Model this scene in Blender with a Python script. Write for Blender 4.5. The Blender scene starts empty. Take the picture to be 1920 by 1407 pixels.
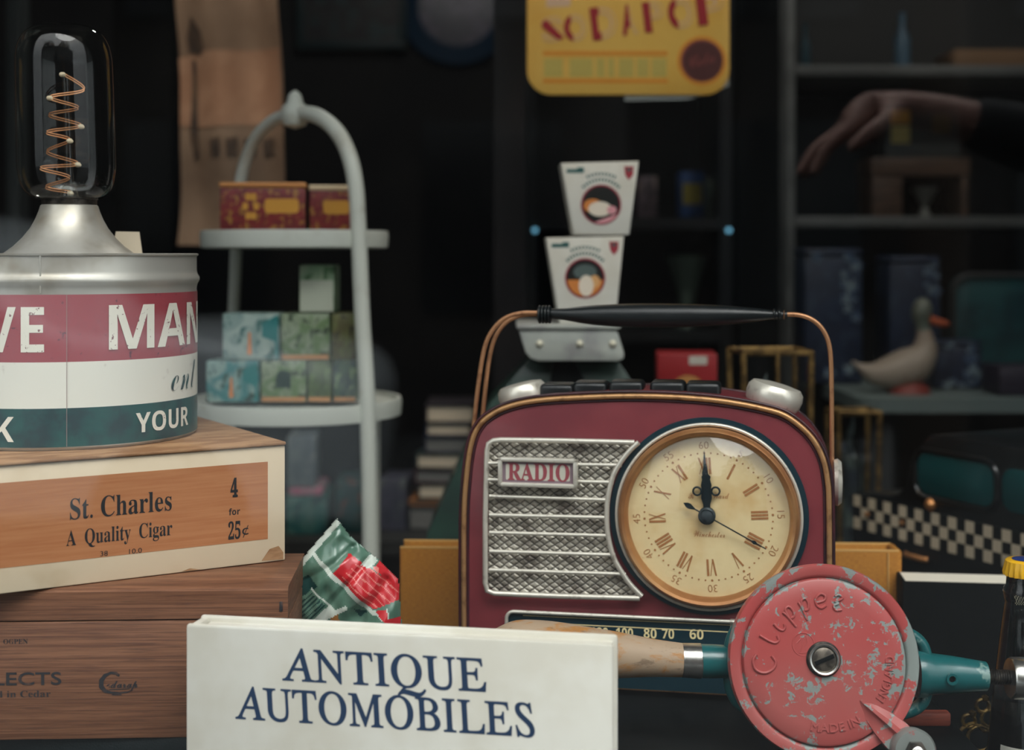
import bpy, bmesh, math, random
from mathutils import Vector, Matrix
random.seed(7)
R = math.radians
SC = bpy.context.scene
COL = SC.collection

# ------------------------------------------------------------------ camera, world, light, exposure
F = 2667.0            # focal length in pixels of the 1920 wide frame (50 mm on 36 mm)
CX, HY = 960.0, 480.0  # picture column of the axis, picture row of the horizon
H = 1.355             # eye height
cam = bpy.data.cameras.new('camera'); cam.lens = 50.0; cam.sensor_width = 36.0
cam.shift_y = (HY - 703.5) / 1920.0
cam.clip_start = 0.02
cam.dof.use_dof = True; cam.dof.focus_distance = 1.05; cam.dof.aperture_fstop = 4.4
camo = bpy.data.objects.new('camera', cam); COL.objects.link(camo)
camo.location = (0, 0, H); camo.rotation_euler = (R(90), 0, 0)
SC.camera = camo
SC.view_settings.view_transform = 'Standard'; SC.view_settings.look = 'None'
SC.view_settings.exposure = 0.0; SC.view_settings.gamma = 1.0; SC.view_settings.use_curve_mapping = False
SC.cycles.use_denoising = True
SC.cycles.max_bounces = 8; SC.cycles.transparent_max_bounces = 24; SC.cycles.sample_clamp_indirect = 4.0

w = bpy.data.worlds.new('overcast_sky'); SC.world = w; w.use_nodes = True
nt = w.node_tree; bg = nt.nodes['Background']
tc = nt.nodes.new('ShaderNodeTexCoord'); sx = nt.nodes.new('ShaderNodeSeparateXYZ')
rp = nt.nodes.new('ShaderNodeValToRGB')
nt.links.new(tc.outputs['Generated'], sx.inputs[0]); nt.links.new(sx.outputs['Z'], rp.inputs[0])
rp.color_ramp.elements[0].position = 0.0; rp.color_ramp.elements[0].color = (0.62, 0.70, 0.72, 1)
rp.color_ramp.elements[1].position = 0.85; rp.color_ramp.elements[1].color = (2.9, 3.02, 3.02, 1)
nt.links.new(rp.outputs[0], bg.inputs[0]); bg.inputs[1].default_value = 1.3

def lamp(name, kind, loc, power, color=(1, 1, 1), size=0.1, rot=(0, 0, 0), **kw):
    d = bpy.data.lights.new(name, kind); d.energy = power; d.color = color
    if kind == 'AREA':
        d.shape = 'RECTANGLE'; d.size = size; d.size_y = kw.get('size_y', size)
        if kw.get('portal'): d.cycles.is_portal = True
    else: d.shadow_soft_size = size
    if kind == 'SPOT': d.spot_size = R(kw.get('cone', 60)); d.spot_blend = 0.6
    o = bpy.data.objects.new(name, d); COL.objects.link(o); o.location = loc; o.rotation_euler = rot
    return o
lamp('window_portal', 'AREA', (0.1, 0.50, 1.81), 1.0, size=3.0, size_y=1.92, rot=(R(90), 0, 0), portal=True)
lamp('warm_ceiling_spot', 'SPOT', (-0.55, 1.35, 2.45), 20.0, (1.0, 0.86, 0.72), 0.03, (R(38), 0, R(-9)), cone=36)
lamp('sign_fill_spot', 'SPOT', (0.15, 1.25, 2.45), 15.0, (1.0, 0.88, 0.72), 0.03, (R(26), 0, R(0)), cone=46)  # added fill that brightens the hanging sign, no fitting above it
lamp('shelf_fill_spot', 'SPOT', (0.75, 1.75, 2.45), 10.0, (0.95, 0.92, 0.85), 0.03, (R(30), 0, R(0)), cone=80)  # added fill to bring up the bookcase edges
lamp('interior_fill', 'POINT', (-0.15, 2.3, 2.4), 5.0, (1.0, 0.97, 0.9), 0.05)  # added low fill lifting the dark interior, no bulb there

sun = bpy.data.lights.new('hazy_sun', 'SUN'); sun.energy = 3.0; sun.angle = R(40); sun.color = (1.0, 1.0, 0.95)
suno = bpy.data.objects.new('hazy_sun', sun); COL.objects.link(suno)
suno.rotation_euler = Vector((-0.22, 0.44, -0.87)).to_track_quat('-Z', 'Y').to_euler()

# ------------------------------------------------------------------ helpers
def lin(c):
    def f(u):
        u /= 255.0
        return u / 12.92 if u <= 0.04045 else ((u + 0.055) / 1.055) ** 2.4
    return (f(c[0]), f(c[1]), f(c[2]), 1.0)

def P(px, py, D):
    return Vector(((px - CX) / F * D, D, H - (py - HY) / F * D))

class Nodes:
    def __init__(s, m): s.t = m.node_tree
    def __call__(s, typ, **kw):
        n = s.t.nodes.new('ShaderNode' + typ)
        for k, v in kw.items(): setattr(n, k, v)
        return n
    def link(s, a, b): s.t.links.new(a, b)
    def math(s, op, a, b=None, c=None):
        n = s('Math', operation=op)
        for i, x in enumerate((a, b, c)):
            if x is None: continue
            if isinstance(x, (int, float)): n.inputs[i].default_value = x
            else: s.link(x, n.inputs[i])
        return n.outputs[0]
    def mix(s, f, a, b):
        n = s('Mix', data_type='RGBA')
        for i, x in ((0, f), (6, a), (7, b)):
            if isinstance(x, (int, float)): n.inputs[i].default_value = x
            elif isinstance(x, tuple): n.inputs[i].default_value = x
            else: s.link(x, n.inputs[i])
        return n.outputs[2]
    def coords(s, stretch=(1, 1, 1)):
        t = s('TexCoord'); mp = s('Mapping'); mp.inputs['Scale'].default_value = stretch
        s.link(t.outputs['Object'], mp.inputs[0]); return mp.outputs[0]
    def noise(s, scale, detail=4, rough=.55, co=None, dist=0.0):
        n = s('TexNoise'); n.inputs['Scale'].default_value = scale; n.inputs['Detail'].default_value = detail
        n.inputs['Roughness'].default_value = rough; n.inputs['Distortion'].default_value = dist
        if co is not None: s.link(co, n.inputs['Vector'])
        return n.outputs['Fac']
    def ramp(s, f, lo, hi):
        n = s('MapRange'); n.inputs['From Min'].default_value = lo; n.inputs['From Max'].default_value = hi
        n.interpolation_type = 'SMOOTHSTEP'
        s.link(f, n.inputs['Value']); return n.outputs[0]

def newmat(name):
    m = bpy.data.materials.new(name); m.use_nodes = True
    n = Nodes(m); b = m.node_tree.nodes['Principled BSDF']
    return m, n, b

def M(name, c, rough=.5, metal=0., c2=None, scale=40, lo=.4, hi=.6, stretch=(1, 1, 1), bump=0., bscale=None, coat=0., detail=4, spec=.5, dist=0.):
    m, n, b = newmat(name)
    c = lin(c); b.inputs['Base Color'].default_value = c
    b.inputs['Roughness'].default_value = rough; b.inputs['Metallic'].default_value = metal
    b.inputs['Coat Weight'].default_value = coat; b.inputs['Coat Roughness'].default_value = .08
    b.inputs['Specular IOR Level'].default_value = spec
    co = n.coords(stretch)
    if c2 is not None:
        f = n.ramp(n.noise(scale, detail, .6, co, dist), lo, hi)
        n.link(n.mix(f, c, lin(c2)), b.inputs['Base Color'])
    if bump:
        bp = n('Bump'); bp.inputs['Strength'].default_value = bump; bp.inputs['Distance'].default_value = .002
        n.link(n.noise(bscale or scale, 5, .6, co), bp.inputs['Height']); n.link(bp.outputs[0], b.inputs['Normal'])
    return m

def glassmat(name, tint=(1, 1, 1, 1), ior=1.5, rough=0.0):
    m, n, b = newmat(name); n.t.nodes.remove(b)
    tr = n('BsdfTransparent'); tr.inputs[0].default_value = tint
    gl = n('BsdfGlossy'); gl.inputs['Roughness'].default_value = rough
    fr = n('Fresnel'); ge = n('NewGeometry')
    # thin sheet: the same reflectance from either side
    n.link(n.math('ADD', ior, n.math('MULTIPLY', ge.outputs['Backfacing'], 1.0 / ior - ior)), fr.inputs[0])
    mx = n('MixShader'); n.link(fr.outputs[0], mx.inputs[0]); n.link(tr.outputs[0], mx.inputs[1]); n.link(gl.outputs[0], mx.inputs[2])
    n.link(mx.outputs[0], n.t.nodes['Material Output'].inputs[0])
    return m

# ---- lettering as outlines of the built-in typeface
_G = {}
_BASE = {'serifb': (0x1D400, 0x1D41A, 0x1D7CE), 'serif': (0x1D434, 0x1D44E, None), 'script': (0x1D4D0, 0x1D4EA, None), 'sansb': (0x1D5D4, 0x1D5EE, 0x1D7EC), 'sans': None}
def glyphs(text, style='sans', offset=0., extrude=0., bevel=0., space=1.):
    key = (text, style, offset, extrude, bevel, space)
    if key in _G: return _G[key]
    b = _BASE[style]; s = ''
    for ch in text:
        if b and 'A' <= ch <= 'Z': s += chr(b[0] + ord(ch) - 65)
        elif b and 'a' <= ch <= 'z': s += chr(b[1] + ord(ch) - 97)
        elif b and ch.isdigit() and b[2]: s += chr(b[2] + ord(ch) - 48)
        else: s += ch
    cu = bpy.data.curves.new('lettering', 'FONT'); cu.body = s; cu.size = 1.0; cu.offset = offset
    cu.extrude = extrude; cu.bevel_depth = bevel; cu.resolution_u = 4; cu.space_character = space
    if not extrude and not bevel: cu.fill_mode = 'FRONT'
    o = bpy.data.objects.new('lettering', cu); COL.objects.link(o)
    dg = bpy.context.evaluated_depsgraph_get()
    me = bpy.data.meshes.new_from_object(o.evaluated_get(dg))
    k = .33 if style == 'serif' else 0.
    vs = [Vector((v.co.x - k * v.co.y, v.co.y, v.co.z)) for v in me.vertices]
    fs = [tuple(p.vertices) for p in me.polygons]
    bpy.data.objects.remove(o); bpy.data.curves.remove(cu); bpy.data.meshes.remove(me)
    x0 = min(v.x for v in vs); x1 = max(v.x for v in vs); y0 = min(v.y for v in vs); y1 = max(v.y for v in vs)
    _G[key] = (vs, fs, x0, x1, y0, y1); return _G[key]
CAP = {'serifb': .60, 'serif': .60, 'script': .62, 'sansb': .64, 'sans': .64}
for _k in CAP:
    CAP[_k] = glyphs('I' if _k != 'script' else 'D', _k)[5]

class MB:
    def __init__(s): s.v = []; s.f = []; s.mi = []; s.mats = []; s.c = 0; s.xf = None
    def use(s, m):
        if m not in s.mats: s.mats.append(m)
        s.c = s.mats.index(m); return s
    def add(s, vs, fs):
        o = len(s.v)
        for v in vs:
            v = Vector(v); s.v.append(s.xf @ v if s.xf else v)
        for f in fs: s.f.append(tuple(i + o for i in f)); s.mi.append(s.c)
        return s
    def bm(s, bm):
        bm.verts.index_update()
        s.add([v.co for v in bm.verts], [[v.index for v in f.verts] for f in bm.faces]); bm.free(); return s
    def box(s, x0, x1, y0, y1, z0, z1, r=0., seg=2):
        bm = bmesh.new(); bmesh.ops.create_cube(bm, size=1)
        for v in bm.verts:
            v.co = Vector((x1 if v.co.x > 0 else x0, y1 if v.co.y > 0 else y0, z1 if v.co.z > 0 else z0))
        if r: bmesh.ops.bevel(bm, geom=list(bm.edges), offset=r, segments=seg, affect='EDGES', profile=.5)
        return s.bm(bm)
    def tube(s, pts, r, seg=12, closed=False, caps=True):
        pts = [Vector(p) for p in pts]; n = len(pts); rr = r if isinstance(r, (list, tuple)) else [r] * n
        vs = []; fs = []; T = []
        for i in range(n):
            a = pts[i - 1] if (i or closed) else pts[0]; b = pts[(i + 1) % n] if (i < n - 1 or closed) else pts[-1]
            T.append((b - a).normalized())
        u = T[0].orthogonal().normalized()
        for i in range(n):
            u = (u - T[i] * u.dot(T[i])).normalized(); w_ = T[i].cross(u)
            for k in range(seg):
                a = 2 * math.pi * k / seg; vs.append(pts[i] + (u * math.cos(a) + w_ * math.sin(a)) * rr[i])
        for i in range(n if closed else n - 1):
            j = (i + 1) % n
            off = 0
            if closed and j == 0:
                d = [(vs[i * seg] - vs[k]).length for k in range(seg)]; off = d.index(min(d))
            for k in range(seg): fs.append((i * seg + k, i * seg + (k + 1) % seg, j * seg + (k + 1 + off) % seg, j * seg + (k + off) % seg))
        if caps and not closed:
            fs.append(tuple(range(seg))[::-1]); fs.append(tuple((n - 1) * seg + k for k in range(seg)))
        return s.add(vs, fs)
    def lathe(s, prof, seg=48, axis='Z', at=(0, 0, 0), cap=True):
        vs = []; fs = []; at = Vector(at)
        for (r, z) in prof:
            for k in range(seg):
                a = 2 * math.pi * k / seg; c, d = r * math.cos(a), r * math.sin(a)
                vs.append(at + (Vector((c, d, z)) if axis == 'Z' else Vector((c, z, d)) if axis == 'Y' else Vector((z, c, d))))
        for i in range(len(prof) - 1):
            for k in range(seg): fs.append((i * seg + k, i * seg + (k + 1) % seg, (i + 1) * seg + (k + 1) % seg, (i + 1) * seg + k))
        if cap:
            if prof[0][0] > 1e-5: fs.append(tuple(range(seg)))
            if prof[-1][0] > 1e-5: fs.append(tuple((len(prof) - 1) * seg + k for k in range(seg)))
        return s.add(vs, fs)
    def prism(s, out, y0, y1, r=0., seg=2):
        # outline in x,z; extruded along y
        bm = bmesh.new(); vs = [bm.verts.new((x, y0, z)) for x, z in out]; f = bm.faces.new(vs)
        e = bmesh.ops.extrude_face_region(bm, geom=[f])
        for v in e['geom']:
            if isinstance(v, bmesh.types.BMVert): v.co.y = y1
        bmesh.ops.recalc_face_normals(bm, faces=list(bm.faces))
        if r:
            ed = [e_ for e_ in bm.edges if abs(e_.verts[0].co.y - e_.verts[1].co.y) < 1e-9]
            bmesh.ops.bevel(bm, geom=ed, offset=r, segments=seg, affect='EDGES', profile=.5)
        return s.bm(bm)
    def plate(s, out, y):
        return s.add([(x, y, z) for x, z in out], [tuple(range(len(out)))])
    def text(s, t, style, fn, width=None, cap=None, slices=None, align='c', **kw):
        # fn maps (u along the line, v above the baseline, h out of the face) to a point
        vs, fs, x0, x1, y0, y1 = glyphs(t, style, **kw)
        ky = cap / CAP[style]; kx = width / (x1 - x0) if width else ky
        ref = {'c': (x0 + x1) / 2, 'l': x0, 'r': x1}[align]
        if slices:
            bm = bmesh.new(); bv = [bm.verts.new(v) for v in vs]
            for f in fs:
                try: bm.faces.new([bv[i] for i in f])
                except ValueError: pass
            for i in range(1, slices):
                bmesh.ops.bisect_plane(bm, geom=list(bm.verts) + list(bm.edges) + list(bm.faces), plane_co=(x0 + (x1 - x0) * i / slices, 0, 0), plane_no=(1, 0, 0))
            bm.verts.index_update()
            vs = [v.co.copy() for v in bm.verts]; fs = [[v.index for v in f.verts] for f in bm.faces]; bm.free()
        return s.add([fn((v.x - ref) * kx, v.y * ky, v.z * ky) for v in vs], fs)
    def build(s, name, parent=None, smooth=38, loc=None):
        me = bpy.data.meshes.new(name); me.from_pydata([tuple(v) for v in s.v], [], s.f)
        for m in s.mats: me.materials.append(m)
        me.polygons.foreach_set('material_index', s.mi)
        bm = bmesh.new(); bm.from_mesh(me)
        bmesh.ops.recalc_face_normals(bm, faces=list(bm.faces)); bm.to_mesh(me); bm.free()
        if smooth:
            me.polygons.foreach_set('use_smooth', [True] * len(me.polygons)); me.set_sharp_from_angle(angle=R(smooth))
        me.update()
        o = bpy.data.objects.new(name, me); COL.objects.link(o)
        if parent: o.parent = parent
        if loc: o.location = loc
        return o

def tag(o, label=None, cat=None, group=None, kind=None):
    if label: o['label'] = label
    if cat: o['category'] = cat
    if group: o['group'] = group
    if kind: o['kind'] = kind
    return o
def thing(name, label, cat, loc=(0, 0, 0), yaw=0., group=None):
    o = bpy.data.objects.new(name, None); COL.objects.link(o); o.empty_display_size = .02
    o.location = loc; o.rotation_euler = (0, 0, R(yaw))
    return tag(o, label, cat, group)
def struct(name, mb):
    return tag(mb.build(name), kind='structure')

class Fr:
    """a vertical face: where sight lines through given picture points meet it, in the thing's own x, z"""
    def __init__(s, px, D, yaw, zbase):
        s.O = Vector(((px - CX) / F * D, D)); s.yaw = R(yaw); s.zb = zbase
        s.ex = Vector((math.cos(s.yaw), math.sin(s.yaw))); s.ey = Vector((-math.sin(s.yaw), math.cos(s.yaw)))
        s.loc = (s.O.x, s.O.y, zbase); s.deg = yaw
    def __call__(s, px, py, y=0.):
        d = Vector(((px - CX) / F, 1.0)); o = s.O + s.ey * y
        t = o.dot(s.ey) / d.dot(s.ey); p = d * t - s.O
        return (p.dot(s.ex), H - (py - HY) / F * t - s.zb)
    def text(s, mb, t, style, pl, pr, base, top, y=-.0003, align='c', **kw):
        xl, zb = s(pl, base, y); xr, _ = s(pr, base, y); xm, zm = s((pl + pr) / 2, base, y); zt = s((pl + pr) / 2, top, y)[1]
        if kw.get('slices') is None: kw.pop('slices', None)
        xc = (xl + xr) / 2
        return mb.text(t, style, lambda u, v, h: (xc + u, y - h, zm + v), width=xr - xl, cap=zt - zm, **kw)

def arc(cx, cz, r, a0, a1, n):
    return [(cx + r * math.cos(R(a0 + (a1 - a0) * i / n)), cz + r * math.sin(R(a0 + (a1 - a0) * i / n))) for i in range(n + 1)]
def rrect(x0, x1, z0, z1, r, n=6):
    return arc(x1 - r, z1 - r, r, 0, 90, n) + arc(x0 + r, z1 - r, r, 90, 180, n) + arc(x0 + r, z0 + r, r, 180, 270, n) + arc(x1 - r, z0 + r, r, 270, 360, n)
def smoothline(pts, n=6, closed=False):
    out = []; N = len(pts); pts = [Vector(p) for p in pts]
    for i in range(N if closed else N - 1):
        p0 = pts[(i - 1) % N] if (closed or i) else pts[0]; p1 = pts[i]; p2 = pts[(i + 1) % N]
        p3 = pts[(i + 2) % N] if (closed or i < N - 2) else pts[-1]
        for k in range(n):
            t = k / n
            out.append(.5 * ((2 * p1) + (p2 - p0) * t + (2 * p0 - 5 * p1 + 4 * p2 - p3) * t * t + (3 * p1 - p0 - 3 * p2 + p3) * t ** 3))
    if not closed: out.append(pts[-1])
    return out
def inset(out, d):
    # move an open or closed outline inwards (outline runs so that its inside is on the right)
    n = len(out); res = []
    for i in range(n):
        a = Vector(out[max(0, i - 1)]); b = Vector(out[min(n - 1, i + 1)]); t = (b - a).normalized()
        res.append(Vector(out[i]) + Vector((t.y, -t.x)) * d)
    return [(p.x, p.y) for p in res]

# ------------------------------------------------------------------ materials
white_card = M('white_card', (214, 212, 202), .55, c2=(205, 201, 188), scale=12)
navy_ink = M('navy_ink', (22, 50, 82), .5)
black_ink = M('black_ink', (24, 26, 30), .6)
page = M('page_edges', (222, 212, 192), .8, c2=(190, 176, 150), scale=600, stretch=(1, 30, 1))
maroon = M('maroon_enamel', (122, 50, 56), .38, c2=(108, 40, 48), scale=9, coat=.25, bump=.02, bscale=60)
maroon_dark = M('dark_maroon_enamel', (62, 18, 28), .4, c2=(40, 12, 22), scale=30, coat=.2)
gold = M('antique_gold', (190, 144, 98), .38, .6, c2=(136, 94, 62), scale=90, lo=.5, hi=.75, bump=.08, bscale=240)
copper = M('copper_rod', (184, 134, 96), .36, .6, c2=(138, 92, 66), scale=80, lo=.5, hi=.75)
brass = M('brushed_brass', (188, 140, 92), .36, .55, c2=(164, 112, 70), scale=14)
silver = M('antique_silver', (218, 213, 200), .34, .5, c2=(150, 140, 126), scale=110, lo=.55, hi=.8, bump=.1, bscale=200)
tin = M('worn_tin', (196, 193, 184), .4, .55, c2=(150, 138, 118), scale=14, lo=.45, hi=.75, bump=.05, bscale=50)
steel = M('bright_steel', (196, 194, 188), .25, .95, c2=(120, 110, 100), scale=60, lo=.5, hi=.8)
blackgrip = M('black_rubber', (14, 20, 22), .36, bump=.05, bscale=500)
blackmat = M('matte_black', (8, 11, 12), .75, spec=.1)
teal_black = M('dial_teal', (10, 42, 52), .35)
cream = M('cream_ink', (232, 214, 160), .6)
dark_iron = M('dark_iron', (40, 38, 36), .4, .8, c2=(76, 70, 64), scale=120)
blackwood = M('black_painted_wood', (8, 11, 12), .5, c2=(12, 15, 16), scale=20, stretch=(1, 8, 8), spec=.08)
pane_glass = glassmat('shop_window_glass')
clear_glass = glassmat('clear_glass', (.97, .98, .97, 1), 1.5)

# ------------------------------------------------------------------ the setting
dark_paint = M('dark_wall_paint', (34, 36, 38), .8, c2=(28, 30, 33), scale=4)
dark_floor = M('dark_floorboards', (40, 34, 30), .6, c2=(28, 24, 22), scale=6, stretch=(1, 12, 1))
facade = M('dark_shopfront_paint', (28, 34, 36), .45)
asphalt = M('street_asphalt', (52, 54, 56), .85, c2=(40, 42, 44), scale=30)
b = MB().use(dark_floor).box(-2.4, 2.6, .62, 3.6, -.05, 0); struct('floor', b)
b = MB().use(dark_paint).box(-2.4, 2.6, .45, 3.6, 2.9, 2.96); struct('ceiling', b)
b = MB().use(dark_paint).box(-2.4, 2.6, 3.6, 3.66, -.05, 2.96); struct('wall_back', b)
b = MB().use(dark_paint).box(-2.46, -2.4, .62, 3.66, -.05, 2.96); struct('wall_left', b)
b = MB().use(dark_paint).box(2.6, 2.66, .62, 3.66, -.05, 2.96); struct('wall_right', b)
b = MB().use(facade)
b.box(-2.46, 2.66, .45, .62, -.05, .84); b.box(-2.46, 2.66, .45, .62, 2.78, 3.0)
b.box(-2.46, -1.42, .45, .62, .84, 2.78); b.box(1.62, 2.66, .45, .62, .84, 2.78)
struct('wall_front', b)
b = MB().use(facade)
b.box(-1.42, 1.62, .47, .58, .84, .87); b.box(-1.42, 1.62, .47, .58, 2.74, 2.78)
b.box(-1.42, -1.37, .47, .58, .87, 2.74); b.box(1.57, 1.62, .47, .58, .87, 2.74)
struct('trim_1', b)
b = MB().use(pane_glass).box(-1.37, 1.57, .52, .526, .87, 2.74); struct('window_1', b)
b = MB().use(asphalt).box(-12, 12, -14, .45, -.08, -.05); struct('street', b)
DECK = .90
b = MB().use(blackwood).box(-1.4, 1.6, .62, 1.98, .86, DECK); b.box(-1.4, 1.6, 1.94, 1.98, 0, .86); struct('trim_2', b)
RISER = H - .355
b = MB().use(blackwood).box(-.75, .337, .985, 1.272, DECK, RISER, .003)
tag(b.build('display_plinth'), 'low black plinth carrying the radio, cigar boxes and drill', 'plinth')

# ------------------------------------------------------------------ front book
def front_book():
    f = Fr(752, .92, -10.5, DECK)
    t = thing('hardcover_book', 'white hardback titled ANTIQUE AUTOMOBILES standing in front of the radio', 'book', f.loc, f.deg)
    xl, zt = f(349, 1172); xr, zt2 = f(1150, 1209); zt = (zt + zt2) / 2
    th = .027
    b = MB().use(white_card)
    out = rrect(xl, xr, 0, zt, .0022, 3)
    b.prism(out, 0, .0035, .0012)
    b.prism(out, th - .0035, th, .0012)
    b.box(xl - .0005, xl + .006, .001, th - .001, .001, zt - .0015, .0025)
    b.use(navy_ink)
    f.text(b, 'ANTIQUE', 'serif', 529, 912, 1286.5, 1227, y=-.00015, offset=.014)
    f.text(b, 'AUTOMOBILES', 'serif', 441, 1003, 1365, 1305, y=-.00015, offset=.014)
    b.build('cover', t)
    b = MB().use(white_card).box(xl + .008, xr - .003, .0036, th - .0036, .004, zt - .004)
    b.build('page_block', t)
front_book()

# ------------------------------------------------------------------ radio
scale_mat, n, bs = newmat('embossed_speaker_mesh')
co = n('TexCoord').outputs['Object']; sp = n('SeparateXYZ'); n.link(co, sp.inputs[0])
A_ = n.math('MULTIPLY', sp.outputs['X'], 1 / .0083); B_ = n.math('MULTIPLY', sp.outputs['Z'], 1 / .0060)
wob = n.math('MULTIPLY', n.math('SUBTRACT', n.noise(90, 3, .5, co), .5), .5)
u = n.math('ADD', n.math('ADD', A_, B_), wob); v = n.math('ADD', n.math('SUBTRACT', A_, B_), wob)
d1 = n.math('ABSOLUTE', n.math('SUBTRACT', n.math('FRACT', u), .5)); d2 = n.math('ABSOLUTE', n.math('SUBTRACT', n.math('FRACT', v), .5))
hgt = n.math('SUBTRACT', .5, n.math('MAXIMUM', d1, d2))
line = n.ramp(hgt, .02, .10)
worn = n.ramp(n.noise(38, 3, .6, co), .34, .56)
grey = n.mix(worn, lin((124, 116, 106)), lin((200, 194, 180)))
n.link(n.mix(line, lin((38, 34, 36)), grey), bs.inputs['Base Color'])
bs.inputs['Metallic'].default_value = .35; bs.inputs['Roughness'].default_value = .42
bp = n('Bump'); bp.inputs['Strength'].default_value = .7; bp.inputs['Distance'].default_value = .002
n.link(n.ramp(hgt, 0, .3), bp.inputs['Height']); n.link(bp.outputs[0], bs.inputs['Normal'])

paper_dial = M('aged_dial_paper', (232, 208, 160), .6, c2=(206, 160, 96), scale=16, lo=.45, hi=.85, coat=0.)
brown_ink = M('brown_dial_ink', (168, 112, 66), .7)
plate_lilac = M('plate_border_enamel', (128, 108, 116), .4)
plate_white = M('plate_white_enamel', (192, 190, 176), .4)
plate_red = M('plate_red_enamel', (146, 70, 78), .4)
hand_blue = M('blued_steel_hand', (18, 34, 40), .45, .3)

def radio():
    f = Fr(1212, 1.14, -10.5, RISER)
    t = thing('clock_radio', 'maroon retro clock radio with gold trim and carrying handle on the plinth', 'clock radio', f.loc, f.deg)
    left = [(859, 1296), (858, 999), (863, 896), (873, 829), (890, 792), (918, 768), (958, 751), (1018, 740.5), (1117, 735), (1196, 733.5), (1275, 736), (1355, 743), (1432, 757), (1480, 773), (1524, 808), (1550, 849), (1562, 896), (1566, 975), (1567, 1312)]
    out = [(p.x, p.y) for p in smoothline([f(*p) for p in left], 5)]
    zb = .004
    out[0] = (out[0][0], zb); out[-1] = (out[-1][0], zb)
    px = f(1213, 700)[0] - f(1212, 700)[0]
    b = MB().use(maroon)
    o2 = inset(out, 3 * px)
    b.prism(o2, .004, .074, .002)
    b.use(maroon_dark).tube([(x, .004, z) for x, z in inset(out, 2.5 * px)], 3.0 * px, 10)
    b.tube([(x, .070, z) for x, z in inset(out, 2.5 * px)], 3.0 * px, 10)
    b.use(maroon_dark).tube([(x, .004, z) for x, z in inset(out, 18.5 * px)], 2.6 * px, 10)
    b.build('case', t)
    MB().use(gold).tube([(x, .003, z) for x, z in inset(out, 10.5 * px)], 5.2 * px, 14).build('edge_trim', t)
    # lower gold strip
    xl, zl = f(880, 1286); xr, zr = f(1548, 1304)
    b = MB().use(gold).tube([(xl, .003, .0065), (xr, .003, .0065)], 3 * px, 10); b.build('lower_trim', t)
    for xx in (xl + .02, xr - .02):
        for yy in (.016, .062):
            MB().use(blackgrip).lathe([(.0055, -.0001), (.006, .0045)], 16, at=(xx, yy, 0)).build('foot', t)
    # --- speaker grille
    cc = f(1328, 968); rr = 189 * px
    def arcp(py, r=188):
        # the picture column where the arc around the clock crosses a row
        return 1328 - math.sqrt(max(0, r * r - (py - 968) ** 2))
    g = [(1198, 829)] + [(1180, 846), (1163, 868), (1150, 893), (1141, 930), (1138.5, 968), (1141, 1003), (1150, 1040), (1163, 1066), (1182, 1094), (1204, 1117)]
    arcpts = [(p.x, p.y) for p in smoothline([f(*p) for p in g], 4)]
    cl = [f(1190, 829.5), f(1050, 826), f(940, 824.5), f(926, 826), f(917, 832), f(914, 846), f(911, 968), f(911, 1092), f(915, 1107), (f(928, 1112)), f(1050, 1117), f(1200, 1121)]
    b = MB().use(scale_mat)
    b.plate(arcpts + [f(1196, 1118), f(928, 1110), f(914, 1100), f(916, 836), f(928, 828)], .0022)
    b.build('speaker_mesh', t)
    b = MB().use(silver)
    b.tube([(x, -.0026, z) for x, z in cl], 5.2 * px, 12)
    b.tube([(x, -.0030, z) for x, z in arcpts], 5.0 * px, 12)
    b.build('grille_frame', t)
    for (yl, yr, x0) in ((868, 872, 916), (899, 904, 916), (930, 937, 919), (965, 970, 919), (998, 1004, 919), (1033, 1040, 919), (1068, 1076, 919)):
        x1 = arcp(yr) - 0
        b = MB().use(silver).tube([(*f(x0, yl)[:1], -.0026, f(x0, yl)[1]), (f(x1, yr)[0], -.0026, f(x1, yr)[1])], 3.7 * px, 10)
        b.build('grille_bar', t)
    # name plate
    x0, z1 = f(937, 855); x1, z0 = f(1085, 913)
    zc0 = f(1011, 912)[1]; zc1 = f(1011, 857)[1]
    b = MB().use(silver)
    for (a, c, d, e) in ((x0, x1, zc1 - .0035, zc1), (x0, x1, zc0, zc0 + .0035), (x0, x0 + .0035, zc0, zc1), (x1 - .0035, x1, zc0, zc1)):
        b.box(a, c, -.009, -.001, d, e, .001)
    b.use(plate_lilac).box(x0 + .002, x1 - .002, -.006, .000, zc0 + .002, zc1 - .002)
    b.use(plate_white).plate(rrect(x0 + .0062, x1 - .0062, zc0 + .0055, zc1 - .0055, .001, 2), -.0061)
    b.use(plate_red); f.text(b, 'RADIO', 'serifb', 952, 1068, 901.5, 870, y=-.0064, offset=.012)
    b.build('name_plate', t)
    # --- clock
    cx, cz = f(1328, 969)
    def ring(b, r0, r1, y0, y1, seg=96):
        b.lathe([(r0, y1), (r0, y0), (r1, y0), (r1, y1)], seg, 'Y', (cx, 0, cz), cap=False)
    b = MB().use(teal_black); ring(b, 160 * px, 184 * px, .0012, .004); b.build('clock_surround', t)
    b = MB().use(silver).tube([(cx + 170.5 * px * math.cos(a * math.pi / 48), -.002, cz + 172 * px * math.sin(a * math.pi / 48)) for a in range(96)], 3.4 * px, 10, closed=True)
    b.build('outer_ring', t)
    b = MB().use(brass)
    b.lathe([(166.5 * px, .003), (167 * px, -.004), (165 * px, -.0085), (160 * px, -.0105), (155 * px, -.0095), (151 * px, -.006), (149 * px, -.001)], 96, 'Y', (cx, 0, cz), cap=False)
    b.build('bezel', t)
    b = MB().use(paper_dial).lathe([(0, -.001), (151 * px, -.001)], 96, 'Y', (cx, 0, cz), cap=False)
    ROT = 3.6
    b.use(brown_ink)
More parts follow.
